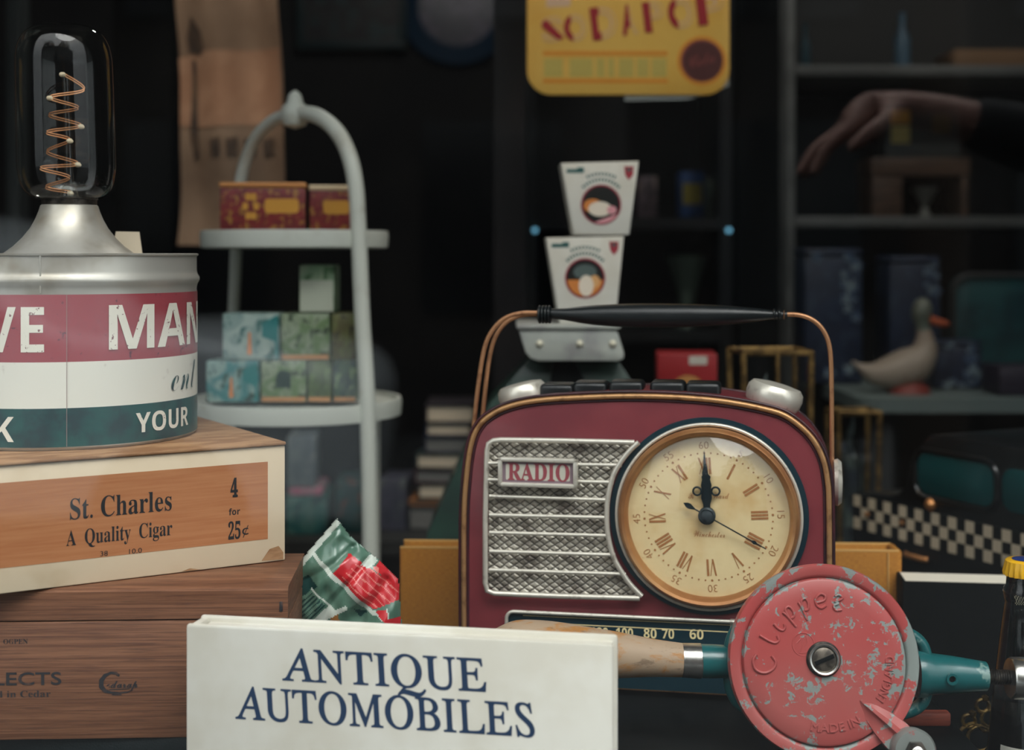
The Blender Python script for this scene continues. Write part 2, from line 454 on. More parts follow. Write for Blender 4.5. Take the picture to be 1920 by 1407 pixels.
    def polar(ang, r0, yy=-.0013):
        a = R(90 - ang + ROT); er = Vector((math.cos(a), math.sin(a))); et = Vector((er.y, -er.x))
        return lambda u, v, h: (cx + et.x * u + er.x * (r0 + v), yy - h, cz + et.y * u + er.y * (r0 + v))
    def bar(fn, u0, v0, u1, v1, wd):
        b.add([fn(u0 - wd, v0, 0), fn(u0 + wd, v0, 0), fn(u1 + wd, v1, 0), fn(u1 - wd, v1, 0)], [(0, 1, 2, 3)])
    for i, rom in enumerate(['XII', 'I', 'II', 'III', 'IIII', 'V', 'VI', 'VII', 'VIII', 'IX', 'X', 'XI']):
        fn = polar(i * 30, 79 * px); h_ = 31 * px
        wd = {'I': 6.0, 'V': 13.0, 'X': 12.0}
        tot = sum(wd[c] for c in rom); u0 = -tot / 2
        for c in rom:
            m_ = (u0 + wd[c] / 2) * px
            if c == 'I': bar(fn, m_, 0, m_, h_, 2.1 * px)
            elif c == 'V': bar(fn, m_, 0, m_ - 5 * px, h_, 1.6 * px); bar(fn, m_, 0, m_ + 5 * px, h_, .7 * px)
            else: bar(fn, m_ + 5 * px, 0, m_ - 5 * px, h_, 1.6 * px); bar(fn, m_ - 5 * px, 0, m_ + 5 * px, h_, .7 * px)
            u0 += wd[c]
        bar(fn, -(tot / 2 - .5) * px, 0 + .6 * px, (tot / 2 - .5) * px, .6 * px, 0.01 * px)
    for i in range(60):
        fn = polar(i * 6, 118.5 * px); k = 2.3 if i % 5 == 0 else 1.7
        b.add([fn(math.cos(a) * k * px, math.sin(a) * k * px, 0) for a in [j * math.pi / 4 for j in range(8)]], [tuple(range(8))])
    for i in range(12):
        b.text(str(i * 5 if i else 60) if i != 1 else '5', 'sans', polar(i * 30, 126.5 * px), cap=13.5 * px, offset=-.012)
    b.text('Winchester', 'script', lambda u, v, h: (f(1330, 1009)[0] + u, -.0013, f(1330, 1007)[1] + v), width=58 * px, cap=11 * px)
    b.text('Ward', 'script', lambda u, v, h: (f(1352, 935)[0] + u, -.0013, f(1352, 935)[1] + v), width=30 * px, cap=11 * px)
    b.text('R', 'script', lambda u, v, h: (f(1297, 935)[0] + u, -.0013, f(1297, 935)[1] + v), width=12 * px, cap=11 * px)
    b.build('clock_face', t)
    hx, hz = cx - .0008, cz + .0015
    def pol2(ang, yy):
        a = R(90 - ang); er = Vector((math.cos(a), math.sin(a))); et = Vector((er.y, -er.x))
        return lambda u, v: (hx + (et.x * u + er.x * v) * px, yy, hz + (et.y * u + er.y * v) * px)
    def hand(name, pts, ang, yy, loops=()):
        fn = pol2(ang, 0); b = MB().use(hand_blue)
        full = [(u, v) for u, v in pts] + [(-u, v) for u, v in pts[::-1] if abs(u) > 1e-6]
        b.prism([(fn(u, v)[0], fn(u, v)[2]) for u, v in full], yy, yy + .0006)
        for (lu, lv, lr) in loops:
            b.tube([fn(lu + lr * math.cos(a), lv + lr * math.sin(a))[:1] + (yy,) + fn(lu + lr * math.cos(a), lv + lr * math.sin(a))[2:] for a in [j * math.pi / 10 for j in range(20)]], 1.9 * px, 8, closed=True)
        b.build(name, t)
    hand('hour_hand', [(6, 0), (6.5, 20), (10, 32), (9, 50), (10, 56), (7.5, 66), (8.5, 72), (4, 77), (2.2, 92), (0, 99)], -1.5, -.004, [(17, 45, 7.5), (-17, 45, 7.5)])
    hand('minute_hand', [(4, 0), (4, 50), (7, 62), (5, 70), (5.5, 80), (3.2, 88), (1.6, 110), (0, 122)], -2.5, -.0052)
    hand('second_hand', [(1, -24), (5.2, -36), (4.5, -42), (0, -49)][::-1] + [(1.2, -24), (1.2, 92), (3.6, 98), (1.2, 104), (0.9, 122), (0, 122.5)], 118, -.0064)
    b = MB().use(hand_blue).lathe([(16 * px, -.003), (16 * px, -.0076), (13 * px, -.0086), (12 * px, -.0086), (11.5 * px, -.0078), (9 * px, -.0086), (0, -.009)], 40, 'Y', (hx, 0, hz)); b.build('hand_cap', t)
    b = MB().use(clear_glass).lathe([(150 * px, -.0085)] + [(150 * px * math.cos(R(a)), -.0085 - .020 * (1 - (math.cos(R(a))) ** 2)) for a in range(6, 91, 6)], 64, 'Y', (cx, 0, cz), cap=False); b.build('crystal', t)
    # --- tuning dial
    z1 = f(1160, 1158, 0)[1]; x0 = f(952, 1150)[0]; x1 = f(1540, 1160)[0]; z0 = f(1160, 1292)[1]
    b = MB().use(teal_black).plate(rrect(x0, x1, z0, z1, .005), .0015)
    b.use(cream)
    for yl, hh in ((1161, .9), (1174, 1.1)):
        zz = f(1160, yl + 3.5)[1]; xa = f(980, yl)[0]; xb = f(1370, yl)[0]
        b.add([(xa, .0013, zz), (xb, .0013, zz), (xb, .0013, zz + hh * px * 1.6), (xa, .0013, zz + hh * px * 1.6)], [(0, 1, 2, 3)])
    for s_, a, c in (('60', 1293, 1319), ('70', 1241, 1264), ('80', 1207, 1231), ('100', 1155, 1187), ('120', 1108, 1140)):
        f.text(b, s_, 'sansb', a, c, 1198 + (a - 1240) * .02, 1180 + (a - 1240) * .02, y=.0012)
    xa, za = f(1369, 1162); xb, _ = f(1378, 1162)
    b.use(silver).box(xa, xb, .0008, .0016, z0 + .004, za)
    b.build('tuning_scale', t)
    b = MB().use(silver).tube([(x1, -.001, z0)] + [(x, -.001, z) for x, z in rrect(x0 - 2 * px, x1, z0, z1 + 2 * px, .006)[:14]] + [(x0 - 2 * px, -.001, z0)], 3.6 * px, 10); b.build('scale_frame', t)
    # --- top knobs and keys
    for name, pc, w_, tl in (('volume_knob', (980, 740), 48, 14), ('tone_knob', (1452, 742), 53, -15)):
        kx, kz = f(*pc, .035)
        b = MB().use(silver); b.xf = Matrix.Translation((kx, .036, kz)) @ Matrix.Rotation(R(-tl), 4, 'Y')
        rr_ = w_ * px * 1.02
        b.lathe([(rr_ * .8, -.012), (rr_ * .96, -.006), (rr_, .000), (rr_ * .97, .005), (rr_ * .85, .0085), (rr_ * .5, .0098), (0, .010)], 48)
        b.build(name, t)
    for pc in ((1047, 728), (1109, 724), (1176, 722.5), (1253, 723), (1319, 725)):
        kx, kz = f(*pc, .035)
        b = MB().use(blackgrip).box(kx - .0142, kx + .0142, .022, .05, kz - .014, kz + .0042, .0038, 3); b.build('push_key', t)
    # side knob
    kx, kz = f(1566, 905, .035)
    b = MB().use(silver).lathe([(.006, -.003), (.018, -.001), (.019, .002), (.0165, .005), (0, .006)], 40, 'X', (kx, .036, kz)); b.build('side_knob', t)
    # --- carrying handle
    hy = .04
    def hp(px_, py_, y=hy): x, z = f(px_, py_, y); return (x, y, z)
    L1 = smoothline([hp(888, 800), hp(897, 720), hp(908, 655), hp(922, 622), (hp(945, 598)), hp(975, 588), hp(1012, 587)], 6)
    L2 = smoothline([hp(904, 790, hy + .012), hp(911, 720, hy + .012), hp(919, 665, hy + .012), hp(930, 630, hy + .012), hp(950, 604, hy + .012), hp(978, 592, hy + .010), hp(1012, 589, hy + .004)], 6)
    Rr = smoothline([hp(1470, 590), hp(1498, 591), hp(1525, 601), hp(1545, 622), hp(1556, 655), hp(1559, 720), hp(1560, 860), hp(1560, 885)], 6)
    for q in (L1, L2, Rr): MB().use(copper).tube(q, 4.6 * px, 12).build('handle_rod', t)
    gx = [1008, 1030, 1060, 1110, 1180, 1260, 1340, 1410, 1450, 1476]
    gr = [9, 10, 12, 19, 23, 23, 20, 14, 9, 7.5]; gy = [588, 588.5, 589.5, 591, 592, 592, 591.5, 591, 591, 591]
    pts = smoothline([Vector(hp(a, c)) for a, c in zip(gx, gy)], 5)
    rs = [v_.x * px for v_ in smoothline([Vector((g_, 0, 0)) for g_ in gr], 5)]
    MB().use(blackgrip).tube(pts, rs, 24).build('handle_grip', t)
    b = MB().use(blackgrip)
    for q in (1012, 1018, 1024, 1030):
        x, y, z = hp(q, 590); b.lathe([(14 * px, -3 * px), (18 * px, -1 * px), (18 * px, 2 * px), (14 * px, 4 * px)], 24, 'X', (x, y, z))
    b.build('handle_collar', t); b = MB().use(blackgrip)
    for q in (1452, 1461):
        x, y, z = hp(q, 590); b.lathe([(8 * px, -3 * px), (11 * px, -1 * px), (11 * px, 1 * px), (8 * px, 3 * px)], 24, 'X', (x, y, z))
    b.build('handle_collar', t)
    x, y, z = hp(1470, 591); MB().use(copper).lathe([(6 * px, -2 * px), (10 * px, 0), (6 * px, 2 * px)], 20, 'X', (x, y, z)).build('ferrule', t)
radio()

# ------------------------------------------------------------------ cigar boxes
cedar, n, bs = newmat('cedar_wood')
co = n.coords((1.2, 9, 80))
f1 = n.noise(7, 6, .62, co, .4); f2 = n.noise(30, 4, .6, n.coords((1, 12, 40)))
c1 = n.mix(n.ramp(f1, .35, .68), lin((128, 87, 62)), lin((94, 59, 40)))
n.link(n.mix(n.math('MULTIPLY', n.ramp(f2, .5, .66), .6), c1, lin((70, 42, 32))), bs.inputs['Base Color'])
bs.inputs['Roughness'].default_value = .55
bp = n('Bump'); bp.inputs['Strength'].default_value = .25; bp.inputs['Distance'].default_value = .0008
n.link(f2, bp.inputs['Height']); n.link(bp.outputs[0], bs.inputs['Normal'])
stamp_ink = M('stamped_ink', (34, 34, 38), .7, c2=(84, 60, 50), scale=160, lo=.5, hi=.75)
veneer = M('orange_veneer_paper', (178, 120, 78), .5, c2=(164, 102, 62), scale=9, lo=.3, hi=.75, stretch=(1.5, 9, 34), dist=.1, bump=.05)
cream_paper = M('yellowed_cream_paper', (214, 196, 168), .6, c2=(190, 166, 132), scale=14, lo=.5, hi=.85)
kraft = M('worn_cardboard', (166, 128, 92), .75, c2=(136, 98, 66), scale=24, stretch=(1, 4, 4))
leather = M('black_grained_leather', (14, 24, 26), .55, bump=.25, bscale=700, spec=.3)

def dark_case():
    f = Fr(300, .992, -1, RISER)
    xr = f(352, 1380)[0]
    t = thing('leather_book', 'dark grained leather book lying under the cedar cigar box', 'book', f.loc, f.deg)
    z1 = .0195
    b = MB().use(leather).box(-.20, .055, 0, .10, 0, .0025, .001).box(-.20, .055, 0, .10, z1 - .0025, z1, .001).box(-.20, .055, -.0012, .003, 0, z1, .0012)
    b.build('cover', t)
    MB().use(page).box(-.1978, .052, .0034, .097, .0026, z1 - .0026).build('page_block', t)
dark_case()
CB = RISER + .0195   # underside of the cedar box
CT = H - .2312       # its top
def cedar_box():
    f = Fr(300, .989, 2.5, CB); hgt_ = CT - CB
    t = thing('cigar_box', 'brown cedar cigar box with stamped lettering, lower of the two cigar boxes', 'cigar box', f.loc, f.deg)
    xl, xr = f(-70, 1300)[0], f(540, 1200)[0]
    zs = f(300, 1163)[1]; dp = .115
    b = MB().use(cedar).box(xl, xr, 0, dp, 0, zs - .0006, .0012)
    b.use(stamp_ink)
    f.text(b, 'LECTS', 'sans', -12, 115, 1285, 1262, offset=.015)
    f.text(b, 'd in Cedar', 'serifb', -6, 95, 1308, 1296)
    f.text(b, 'OGPEN', 'serifb', 6, 52, 1208, 1199)
    f.text(b, 'edarap', 'script', 199, 258, 1290, 1277, offset=.02)
    def q(px_, py_): x, z = f(px_, py_); return Vector((x, -.0003, z))
    def ribbon(pts, ws):
        vs = []; p = [q(*a) for a in pts]
        for i, a in enumerate(p):
            d = (p[min(i + 1, len(p) - 1)] - p[max(i - 1, 0)]).normalized(); nn_ = Vector((d.z, 0, -d.x)) * ws[i] * .00028
            vs += [a + nn_, a - nn_]
        b.add(vs, [(2 * i, 2 * i + 1, 2 * i + 3, 2 * i + 2) for i in range(len(p) - 1)])
    ribbon([(224, 1268), (218, 1263), (208, 1262), (197, 1267), (190, 1277), (190, 1288), (197, 1296), (207, 1299), (225, 1300), (240, 1298), (249, 1293)], [2.5, 4, 3, 4.5, 6, 6, 5, 3, 1.5, 1.5, 1])
    ribbon([(205, 1294), (243, 1292)], [1, 1])
    ribbon([(210, 1303), (228, 1303)], [1.5, 1.5])
    b.build('body', t)
    b = MB().use(cedar)
    b.prism([(0, zs + .0006), (dp, zs + .0006), (dp, hgt_ - .0022), (dp - .003, hgt_), (.003, hgt_), (0, hgt_ - .0022)], 0, 1)
    # profile runs back into the shelf; stretch it along the front
    b.v = [Vector((xl + v.y * (xr - xl), v.x, v.z)) for v in b.v]
    b.build('lid', t)
    x, z = f(527, 1138)
    b = MB().use(stamp_ink).box(x - .0012, x + .0012, -.0006, .001, z - .0035, z + .0035, .0003); b.build('lid_pin', t)
cedar_box()

BT = H - .1405
def charles_box():
    f = Fr(535, 1.078, 31.5, CT + .0004)
    t = thing('cigar_box', 'cream edged cigar box with an orange St. Charles label, on top of the cedar box', 'cigar box', f.loc, f.deg)
    xl, xr = f(-75, 1000)[0], f(535, 940)[0]; zt = BT - CT - .0004; dp = .20
    lid = .0030
    b = MB().use(cream_paper).box(xl, xr, 0, dp, 0, zt - lid, .0012)
    l0, l1 = xl, f(502, 940)[0]; zb_ = f(502, 1011)[1]; zt_ = f(502, 866)[1]
    b.use(veneer).plate([(l0, zb_), (l1, zb_), (l1, zt_), (l0, zt_)], -.0002)
    b.use(black_ink)
    f.text(b, 'St. Charles', 'serifb', 131, 322, 966, 928, y=-.0004)
    f.text(b, 'A  Quality  Cigar', 'serifb', 124, 323, 1014, 986.5, y=-.0004)
    f.text(b, '4', 'serifb', 432, 446, 932, 899, y=-.0004, offset=.02)
    f.text(b, 'for', 'sansb', 429, 450, 966, 954, y=-.0004)
    f.text(b, '25', 'serifb', 428, 451, 1011, 980, y=-.0004, offset=.01)
    f.text(b, '¢', 'sans', 454, 466, 1003, 984, y=-.0004)
    f.text(b, '38', 'sans', 188, 202, 1043, 1034, y=-.0004)
    f.text(b, '10.0', 'sans', 242, 266, 1038, 1029, y=-.0004)
    b.use(kraft).plate([f(490, 1052), f(505, 1030), f(522, 1024), f(531, 1036), f(531, 1049)], -.0003)
    b.use(kraft).plate([f(340, 1072), f(356, 1066), f(372, 1068), f(380, 1068)], -.0003)
    b.build('body', t)
    b = MB().use(kraft).box(xl - .001, xr, -.0022, dp, zt - lid + .0003, zt, .0012)
    b.build('lid', t)
charles_box()

# ------------------------------------------------------------------ lamp made of a tin can
def labelmat(name, c, dark, sc=70):
    m = M(name, c, .42, c2=dark, scale=sc, lo=.62, hi=.72, detail=3, coat=.15)
    return m
lab_red = labelmat('label_red', (152, 68, 76), (92, 48, 62), 120); lab_white = labelmat('label_white', (222, 220, 208), (200, 194, 184), 60)
lab_teal = M('label_teal', (14, 74, 72), .4, c2=(10, 44, 50), scale=40, lo=.4, hi=.65, coat=.15)
lab_ink = M('label_letters', (224, 220, 206), .45, c2=(130, 92, 92), scale=260, lo=.63, hi=.67, detail=3)
filament = M('copper_filament', (232, 168, 120), .3, .6)
ceramic = M('pale_bead', (214, 196, 166), .5)
def can_lamp():
    Xc, Yc, r = -.3507, 1.12, .1
    t = thing('can_lamp', 'lamp built from a red, white and green MAN can with a big clear bulb', 'lamp', (Xc, Yc, BT))
    def z(py, D=1.02): return H - (py - HY) / F * D - BT
    zt = z(475)
    b = MB().use(tin)
    b.lathe([(0, .001), (.0955, .001), (.0985, .0003), (.1, .002), (.1, z(553) - .001), (.1, z(545)), (.1006, z(538)), (.1022, z(530)), (.1022, z(524)), (.1006, z(517)), (.1, z(510)), (.1, z(481)), (.1012, z(479)), (.1014, z(476)), (.1, zt), (.098, z(477)), (.0978, zt - .004), (0, zt - .004)], 120)
    phi = R(7); rr = .1004
    b.tube([(rr * math.sin(phi), -rr * math.cos(phi), z(550)), (rr * math.sin(phi), -rr * math.cos(phi), z(478))], .0007, 6)
    b.build('can_body', t)
    def pxphi(px_):
        lo, hi = -80., 80.
        for _ in range(50):
            m_ = (lo + hi) / 2; a = R(m_)
            if CX + F * (Xc + r * math.sin(a)) / (Yc - r * math.cos(a)) < px_ and m_ < 80: lo = m_
            else: hi = m_
        return lo
    b = MB()
    bands = [(z(843) + .0012, z(767), lab_teal), (z(767), z(680), lab_white), (z(680), z(553), lab_red)]
    N = 144
    for z0, z1, m in bands:
        b.use(m); vs = []; fs = []
        for i in range(N + 1):
            a = R(pxphi(125)) + 2 * math.pi * i / N; q = .1004 + .0005 * i / N
            vs += [(q * math.sin(a), -q * math.cos(a), z0), (q * math.sin(a), -q * math.cos(a), z1)]
        fs = [(2 * i, 2 * i + 2, 2 * i + 3, 2 * i + 1) for i in range(N)]
        b.add(vs, fs)
    def word(s_, pl, pr, base, top, st, m, deg=None, **kw):
        a0 = pxphi(pl) if pl is not None else pxphi(pr) - deg
        a1 = pxphi(pr) if pr is not None else a0 + deg
        am = R((a0 + a1) / 2); wd = r * R(a1 - a0); q = .1012
        b.use(m).text(s_, st, lambda u, v, h: (q * math.sin(am + u / r), -q * math.cos(am + u / r), z(base) + v), width=wd, cap=z(top) - z(base), slices=len(s_) * 5, **kw)
    word('MAN', 203, None, 659, 574, 'sansb', lab_ink, deg=62, space=.95)
    word('VE', None, 83, 661, 576, 'sansb', lab_ink, deg=26)
    word('ent', 319, None, 749, 685, 'script', lab_teal, deg=24, offset=-.012)
    word('YOUR', 253, 357, 822, 784, 'sansb', lab_ink)
    word('K', None, 27, 829, 782, 'sansb', lab_ink, deg=8.2)
    b.build('label', t)
    b2 = MB().use(M('label_paper_edge', (150, 128, 124), .6)); ac = R(pxphi(125)); a0 = R(.22)
    b2.add([(.1011 * math.sin(a), -.1011 * math.cos(a), z_) for z_ in (z(843) + .0014, z(553)) for a in (ac - a0 * .5, ac + a0 * .5)], [(0, 1, 3, 2)]); b2.build('label_seam', t)
    # cone
    D = 1.12; k = D / F
    def zz(py): return H - (py - HY) * k - BT
    ox = (130 - CX) * k - Xc
    prof = [(121, 478), (116, 474), (100, 462), (84, 446), (70, 428), (61, 411), (55, 396), (52, 386), (49, 384)]
    b = MB().use(tin).lathe([(a * k, zz(c)) for a, c in prof], 72, at=(ox, 0, 0)); b.build('cone', t)
    b = MB().use(dark_iron).lathe([(50 * k, zz(386)), (50 * k, zz(375)), (52 * k, zz(374)), (52 * k, zz(371)), (30 * k, zz(371))], 48, at=(ox, 0, 0)); b.build('collar', t)
    prof = [(46, 375), (62, 371), (74, 362), (83, 347), (88, 325), (89.5, 300), (89, 220), (88, 130), (87, 105), (82, 83), (72, 65), (56, 53), (34, 47), (0, 45)]
    pr = smoothline([Vector((a, c, 0)) for a, c in prof], 4)
    b = MB().use(clear_glass)
    b.xf = Matrix.Translation((ox - .0015, 0, 0)) @ Matrix.Shear('XY', 4, (0, 0))
    b.lathe([(max(0, p.x) * k, zz(p.y)) for p in pr], 72, cap=False)
    b.v = [Vector((v.x - (v.z - zz(375)) * .026, v.y, v.z)) for v in b.v]
    g = b.build('bulb', t)
    # spiral filament on a glass stem
    pts = []
    rows = [(112, 138), (152, 168), (98, 186), (152, 206), (86, 216), (146, 236), (92, 251), (136, 266), (82, 286), (140, 308), (80, 318), (136, 336), (80, 352), (126, 362)]
    for i, (a, c) in enumerate(rows):
        pts.append(Vector(((a - 130) * k + ox, .010 * math.sin(i * math.pi / 2 + .7) , zz(c))))
    sp_ = smoothline(pts, 9)
    b = MB().use(filament).tube(sp_, .0005, 6)
    b.tube([p + Vector((0, .001, .0018)) for p in sp_], .0005, 6)
    b.use(ceramic)
    for i in (0, 2, 5, 7, 9, 13):
        p = pts[i]; b.tube([p + Vector((-.0022, 0, .0004)), p + Vector((-.001, 0, .0002)), p + Vector((.001, 0, 0)), p + Vector((.0026, 0, -.0008))], [.0011, .0020, .0020, .0009], 10)
    b.build('filament', g)
    b = MB().use(clear_glass).tube([(ox, 0, zz(372)), (ox, 0, zz(340)), (ox - .001, 0, zz(250)), (ox - .003, 0, zz(140))], [.008, .0035, .003, .0028], 16); b.build('glass_stem', g)
can_lamp()
def small_card():
    D = 1.17; zt = BT + (H - (475 - HY) / F * 1.02 - BT) - .004
    t = MB().use(M('beige_card', (200, 186, 164), .6))
    x0, x1 = (208 - CX) / F * D, (261 - CX) / F * D; z1 = H - (435 - HY) / F * D
    t.prism([(x0, zt), (x1 + .003, zt), (x1, z1), (x0 + .004, z1 + .0004)], D, D + .0008)
    tag(t.build('price_card'), 'small blank beige card standing on the can behind the cone', 'card')
small_card()

# ------------------------------------------------------------------ hand drill
red_chip, n, bs = newmat('chipped_red_paint')
co = n('TexCoord').outputs['Object']; sp = n('SeparateXYZ'); n.link(co, sp.inputs[0])
K = 1.01 / F
rad = n.math('SQRT', n.math('ADD', n.math('MULTIPLY', sp.outputs['X'], sp.outputs['X']), n.math('MULTIPLY', sp.outputs['Z'], sp.outputs['Z'])))
big = n.noise(24, 3, .6, co, .2); fine = n.noise(135, 6, .68, co, .5)
e1 = n.math('SUBTRACT', 1.0, n.ramp(n.math('ABSOLUTE', n.math('SUBTRACT', rad, 151 * K)), 0, 7 * K))
e2 = n.ramp(rad, 164 * K, 180 * K)
wear = n.math('ADD', n.math('ADD', n.math('MULTIPLY', big, .52), n.math('MULTIPLY', fine, .52)), n.math('MULTIPLY', n.math('ADD', e1, e2), .07))
chip = n.ramp(wear, .562, .576)
redc = n.mix(n.ramp(n.noise(9, 3, .5, co), .35, .65), lin((164, 66, 64)), lin((158, 82, 78)))
n.link(n.mix(chip, redc, lin((126, 134, 130))), bs.inputs['Base Color'])
bs.inputs['Roughness'].default_value = .42
bp = n('Bump'); bp.inputs['Strength'].default_value = .35; bp.inputs['Distance'].default_value = .0006; bp.invert = True
n.link(chip, bp.inputs['Height']); n.link(bp.outputs[0], bs.inputs['Normal'])
grey_metal = M('worn_grey_metal', (140, 146, 142), .4, .5, c2=(176, 108, 104), scale=60, lo=.58, hi=.64)
teal_paint = M('teal_enamel', (20, 86, 88), .32, c2=(110, 138, 132), scale=44, lo=.62, hi=.68, coat=.3, detail=6)
drill_wood, n, bs = newmat('stained_pale_wood')
f1 = n.noise(13, 8, .7, n.coords((2, 4, 4)), .5); f2 = n.noise(30, 8, .75, n.coords((1.6, 5, 5)), .3)
c1 = n.mix(n.ramp(f1, .5, .62), lin((158, 136, 112)), lin((160, 110, 54))); bs.inputs['Roughness'].default_value = .6
n.link(n.mix(n.math('MULTIPLY', n.ramp(f2, .54, .64), .7), c1, lin((104, 84, 66))), bs.inputs['Base Color'])
bp = n('Bump'); bp.inputs['Strength'].default_value = .3; bp.inputs['Distance'].default_value = .0008; n.link(f2, bp.inputs['Height']); n.link(bp.outputs[0], bs.inputs['Normal'])
def drill():
    D = 1.01; k = D / F; hub = P(1543, 1240, D)
    t = thing('hand_drill', 'old hand drill with chipped red gear wheel, teal frame and wooden handle', 'hand drill', hub)
    def q(px_, py_, y=0.): s_ = 1 + y / D; return Vector((((px_ - CX) / F * (D + y)) - hub.x, y, H - (py_ - HY) / F * (D + y) - hub.z))
    tilt = Matrix.Rotation(R(-10), 4, 'X')
    # wheel: rim, recessed channel, raised centre plate
    b = MB().use(red_chip)
    b.lathe([(0, .004), (174 * k, .004), (178.5 * k, .002), (178.5 * k, -.003), (176 * k, -.0052), (160 * k, -.0056), (156 * k, -.0046), (153.5 * k, -.0026), (152.5 * k, -.0034), (150.5 * k, -.0058), (147 * k, -.0066), (120 * k, -.0072), (30 * k, -.0080), (0, -.0080)], 128, 'Y')
    # raised lettering
    def ringtext(s_, rad_, a0, a1, cap, st, flip=False, **kw):
        vs, fs, x0, x1, y0, y1 = glyphs(s_, st, **kw); wd = R(abs(a1 - a0)) * rad_ * k; am = R((a0 + a1) / 2)
        def fn(u, v, h):
            if not flip: a = am - u / (rad_ * k); rr_ = rad_ * k + v
            else: a = am + u / (rad_ * k); rr_ = rad_ * k - v
            return (rr_ * math.cos(a), -.0072 - h, rr_ * math.sin(a))
        b.text(s_, st, fn, width=wd, cap=cap * k, slices=len(s_) * 3, **kw)
    # the name in rounded one-line handwriting, cast into the plate along an arc
    def ringstroke(pts, a_mid, r0, r_=2.5):
        def mp(u, v):
            a = R(a_mid) - u / (r0 + 14); rr_ = (r0 + v) * k; return (rr_ * math.cos(a), -.0076, rr_ * math.sin(a))
        sp_ = smoothline([Vector((u, v, 0)) for u, v in pts], 5)
        b.tube([mp(p.x, p.y) for p in sp_], r_ * k, 8)
    letters = [('C', 181, [(14, 30), (4, 36), (-10, 32), (-17, 16), (-12, 0), (2, -6), (15, 2)]),
               ('l', 157, [(-2, 32), (-5, 12), (-4, 0), (4, -4), (11, 2)]),
               ('i', 142, [(-3, 18), (-5, 6), (-2, -2), (5, -2), (10, 3)]),
               ('p', 126, [(-8, 20), (-6, 8), (-6, -16)]), ('p', 126, [(-6, 6), (-2, 20), (6, 22), (9, 12), (5, 2), (-3, 2)]),
               ('p', 109, [(-8, 20), (-6, 8), (-6, -16)]), ('p', 109, [(-6, 6), (-2, 20), (6, 22), (9, 12), (5, 2), (-3, 2)]),
               ('e', 92, [(-8, 10), (6, 14), (8, 22), (0, 26), (-9, 18), (-9, 6), (0, 0), (10, 5)]),
               ('r', 76, [(-6, 24), (0, 28), (7, 24), (2, 18), (-4, 14), (2, 12), (-6, 6), (0, -1), (12, 3)])]
    for _, am_, pts in letters: ringstroke(pts, am_, 98)
    ringtext('MADE IN', 126, 255, 300, 15, 'sans', True, extrude=.07, bevel=.015)
    ringtext('ENGLAND', 128, 325, 365, 16, 'sans', True, extrude=.07, bevel=.015)
    # maker's ring with a small lamp-like emblem
    ex, ez = -40 * k, 32 * k
    b.tube([(ex + 20 * k * math.cos(a), -.0076, ez + 21 * k * math.sin(a)) for a in [i * math.pi / 16 for i in range(32)]], 1.4 * k, 6, closed=True)
    for pts in (((-8, -16), (-3, -4), (0, 12), (6, 16)), ((-9, -16), (10, -14)), ((6, 14), (8, 4), (4, -4)), ((-12, 2), (-4, 10))):
        b.tube([(ex + a * k, -.0077, ez + c * k) for a, c in pts], 1.2 * k, 6)
    b.v = [tilt @ v for v in b.v]
    b.build('gear_wheel', t)
    # crank arm with boss
    b = MB().use(red_chip)
    def w(px_, py_, y): return tilt @ Vector(((px_ - 1543) * k, y, -(py_ - 1240) * k))
    def loft(secs):
        vs = []; fs = []; m_ = len(secs[0])
        for s_ in secs: vs += s_
        for i in range(len(secs) - 1):
            for j in range(m_): fs.append((i * m_ + j, i * m_ + (j + 1) % m_, (i + 1) * m_ + (j + 1) % m_, (i + 1) * m_ + j))
        fs.append(tuple(range(m_))); fs.append(tuple((len(secs) - 1) * m_ + j for j in range(m_))); b.add(vs, fs)
    d = Vector((692 - 609, 1393 - 1314)).normalized(); nrm = Vector((-d.y, d.x))
    def sec(px_, py_, wd, y0, y1, rg=.3):
        o = []
        for a, yy in ((-1, y1), (-.95, y0), (-.45, y0 - .0012), (-.3, y0 - .0046 * rg), (-.1, y0 - .0046 * rg), (0.05, y0 - .0010), (.95, y0), (1, y1)):
            o.append(w(px_ + nrm.x * a * wd, py_ + nrm.y * a * wd, yy))
        return o
    loft([sec(1604, 1309, 2, -.0066, -.004, 0), sec(1618, 1323, 14, -.0070, -.004, .7), sec(1645, 1348, 25, -.0078, -.004, 1), sec(1668, 1370, 30, -.0100, -.005, 1), sec(1694, 1395, 28, -.0150, -.009, 1)])
    b.build('crank_arm', t)
    c = w(1693, 1394, 0)
    b = MB().use(grey_metal).lathe([(36 * k, -.008), (40 * k, -.011), (40.5 * k, -.0185), (36 * k, -.0215), (0, -.0222)], 40, 'Y'); b.v = [tilt @ v + c for v in b.v]; b.build('crank_boss', t)
    b = MB().use(dark_iron).lathe([(21 * k, -.0225), (20 * k, -.0262), (13 * k, -.0270)], 6, 'Y').use(steel).lathe([(12 * k, -.0265), (12 * k, -.0285), (8 * k, -.0295), (0, -.0295)], 24, 'Y'); b.v = [tilt @ v + c for v in b.v]; b.build('crank_nut', t)
    # hub screw
    b = MB().use(dark_iron).lathe([(33 * k, -.0075), (32 * k, -.0088), (29 * k, -.0092)], 40, 'Y')
    b.use(steel).lathe([(29 * k, -.0085), (29 * k, -.0108), (27 * k, -.0116), (24 * k, -.0112), (23.5 * k, -.0098)], 40, 'Y', cap=False)
    b.use(M('worn_screw_steel', (104, 96, 86), .4, .6, c2=(60, 54, 48), scale=90)).lathe([(23.5 * k, -.0098), (20 * k, -.0108), (0, -.0110)], 40, 'Y', cap=False)
    o = Vector((-3 * k, 0, 5 * k))
    b.v = [v + o for v in b.v]
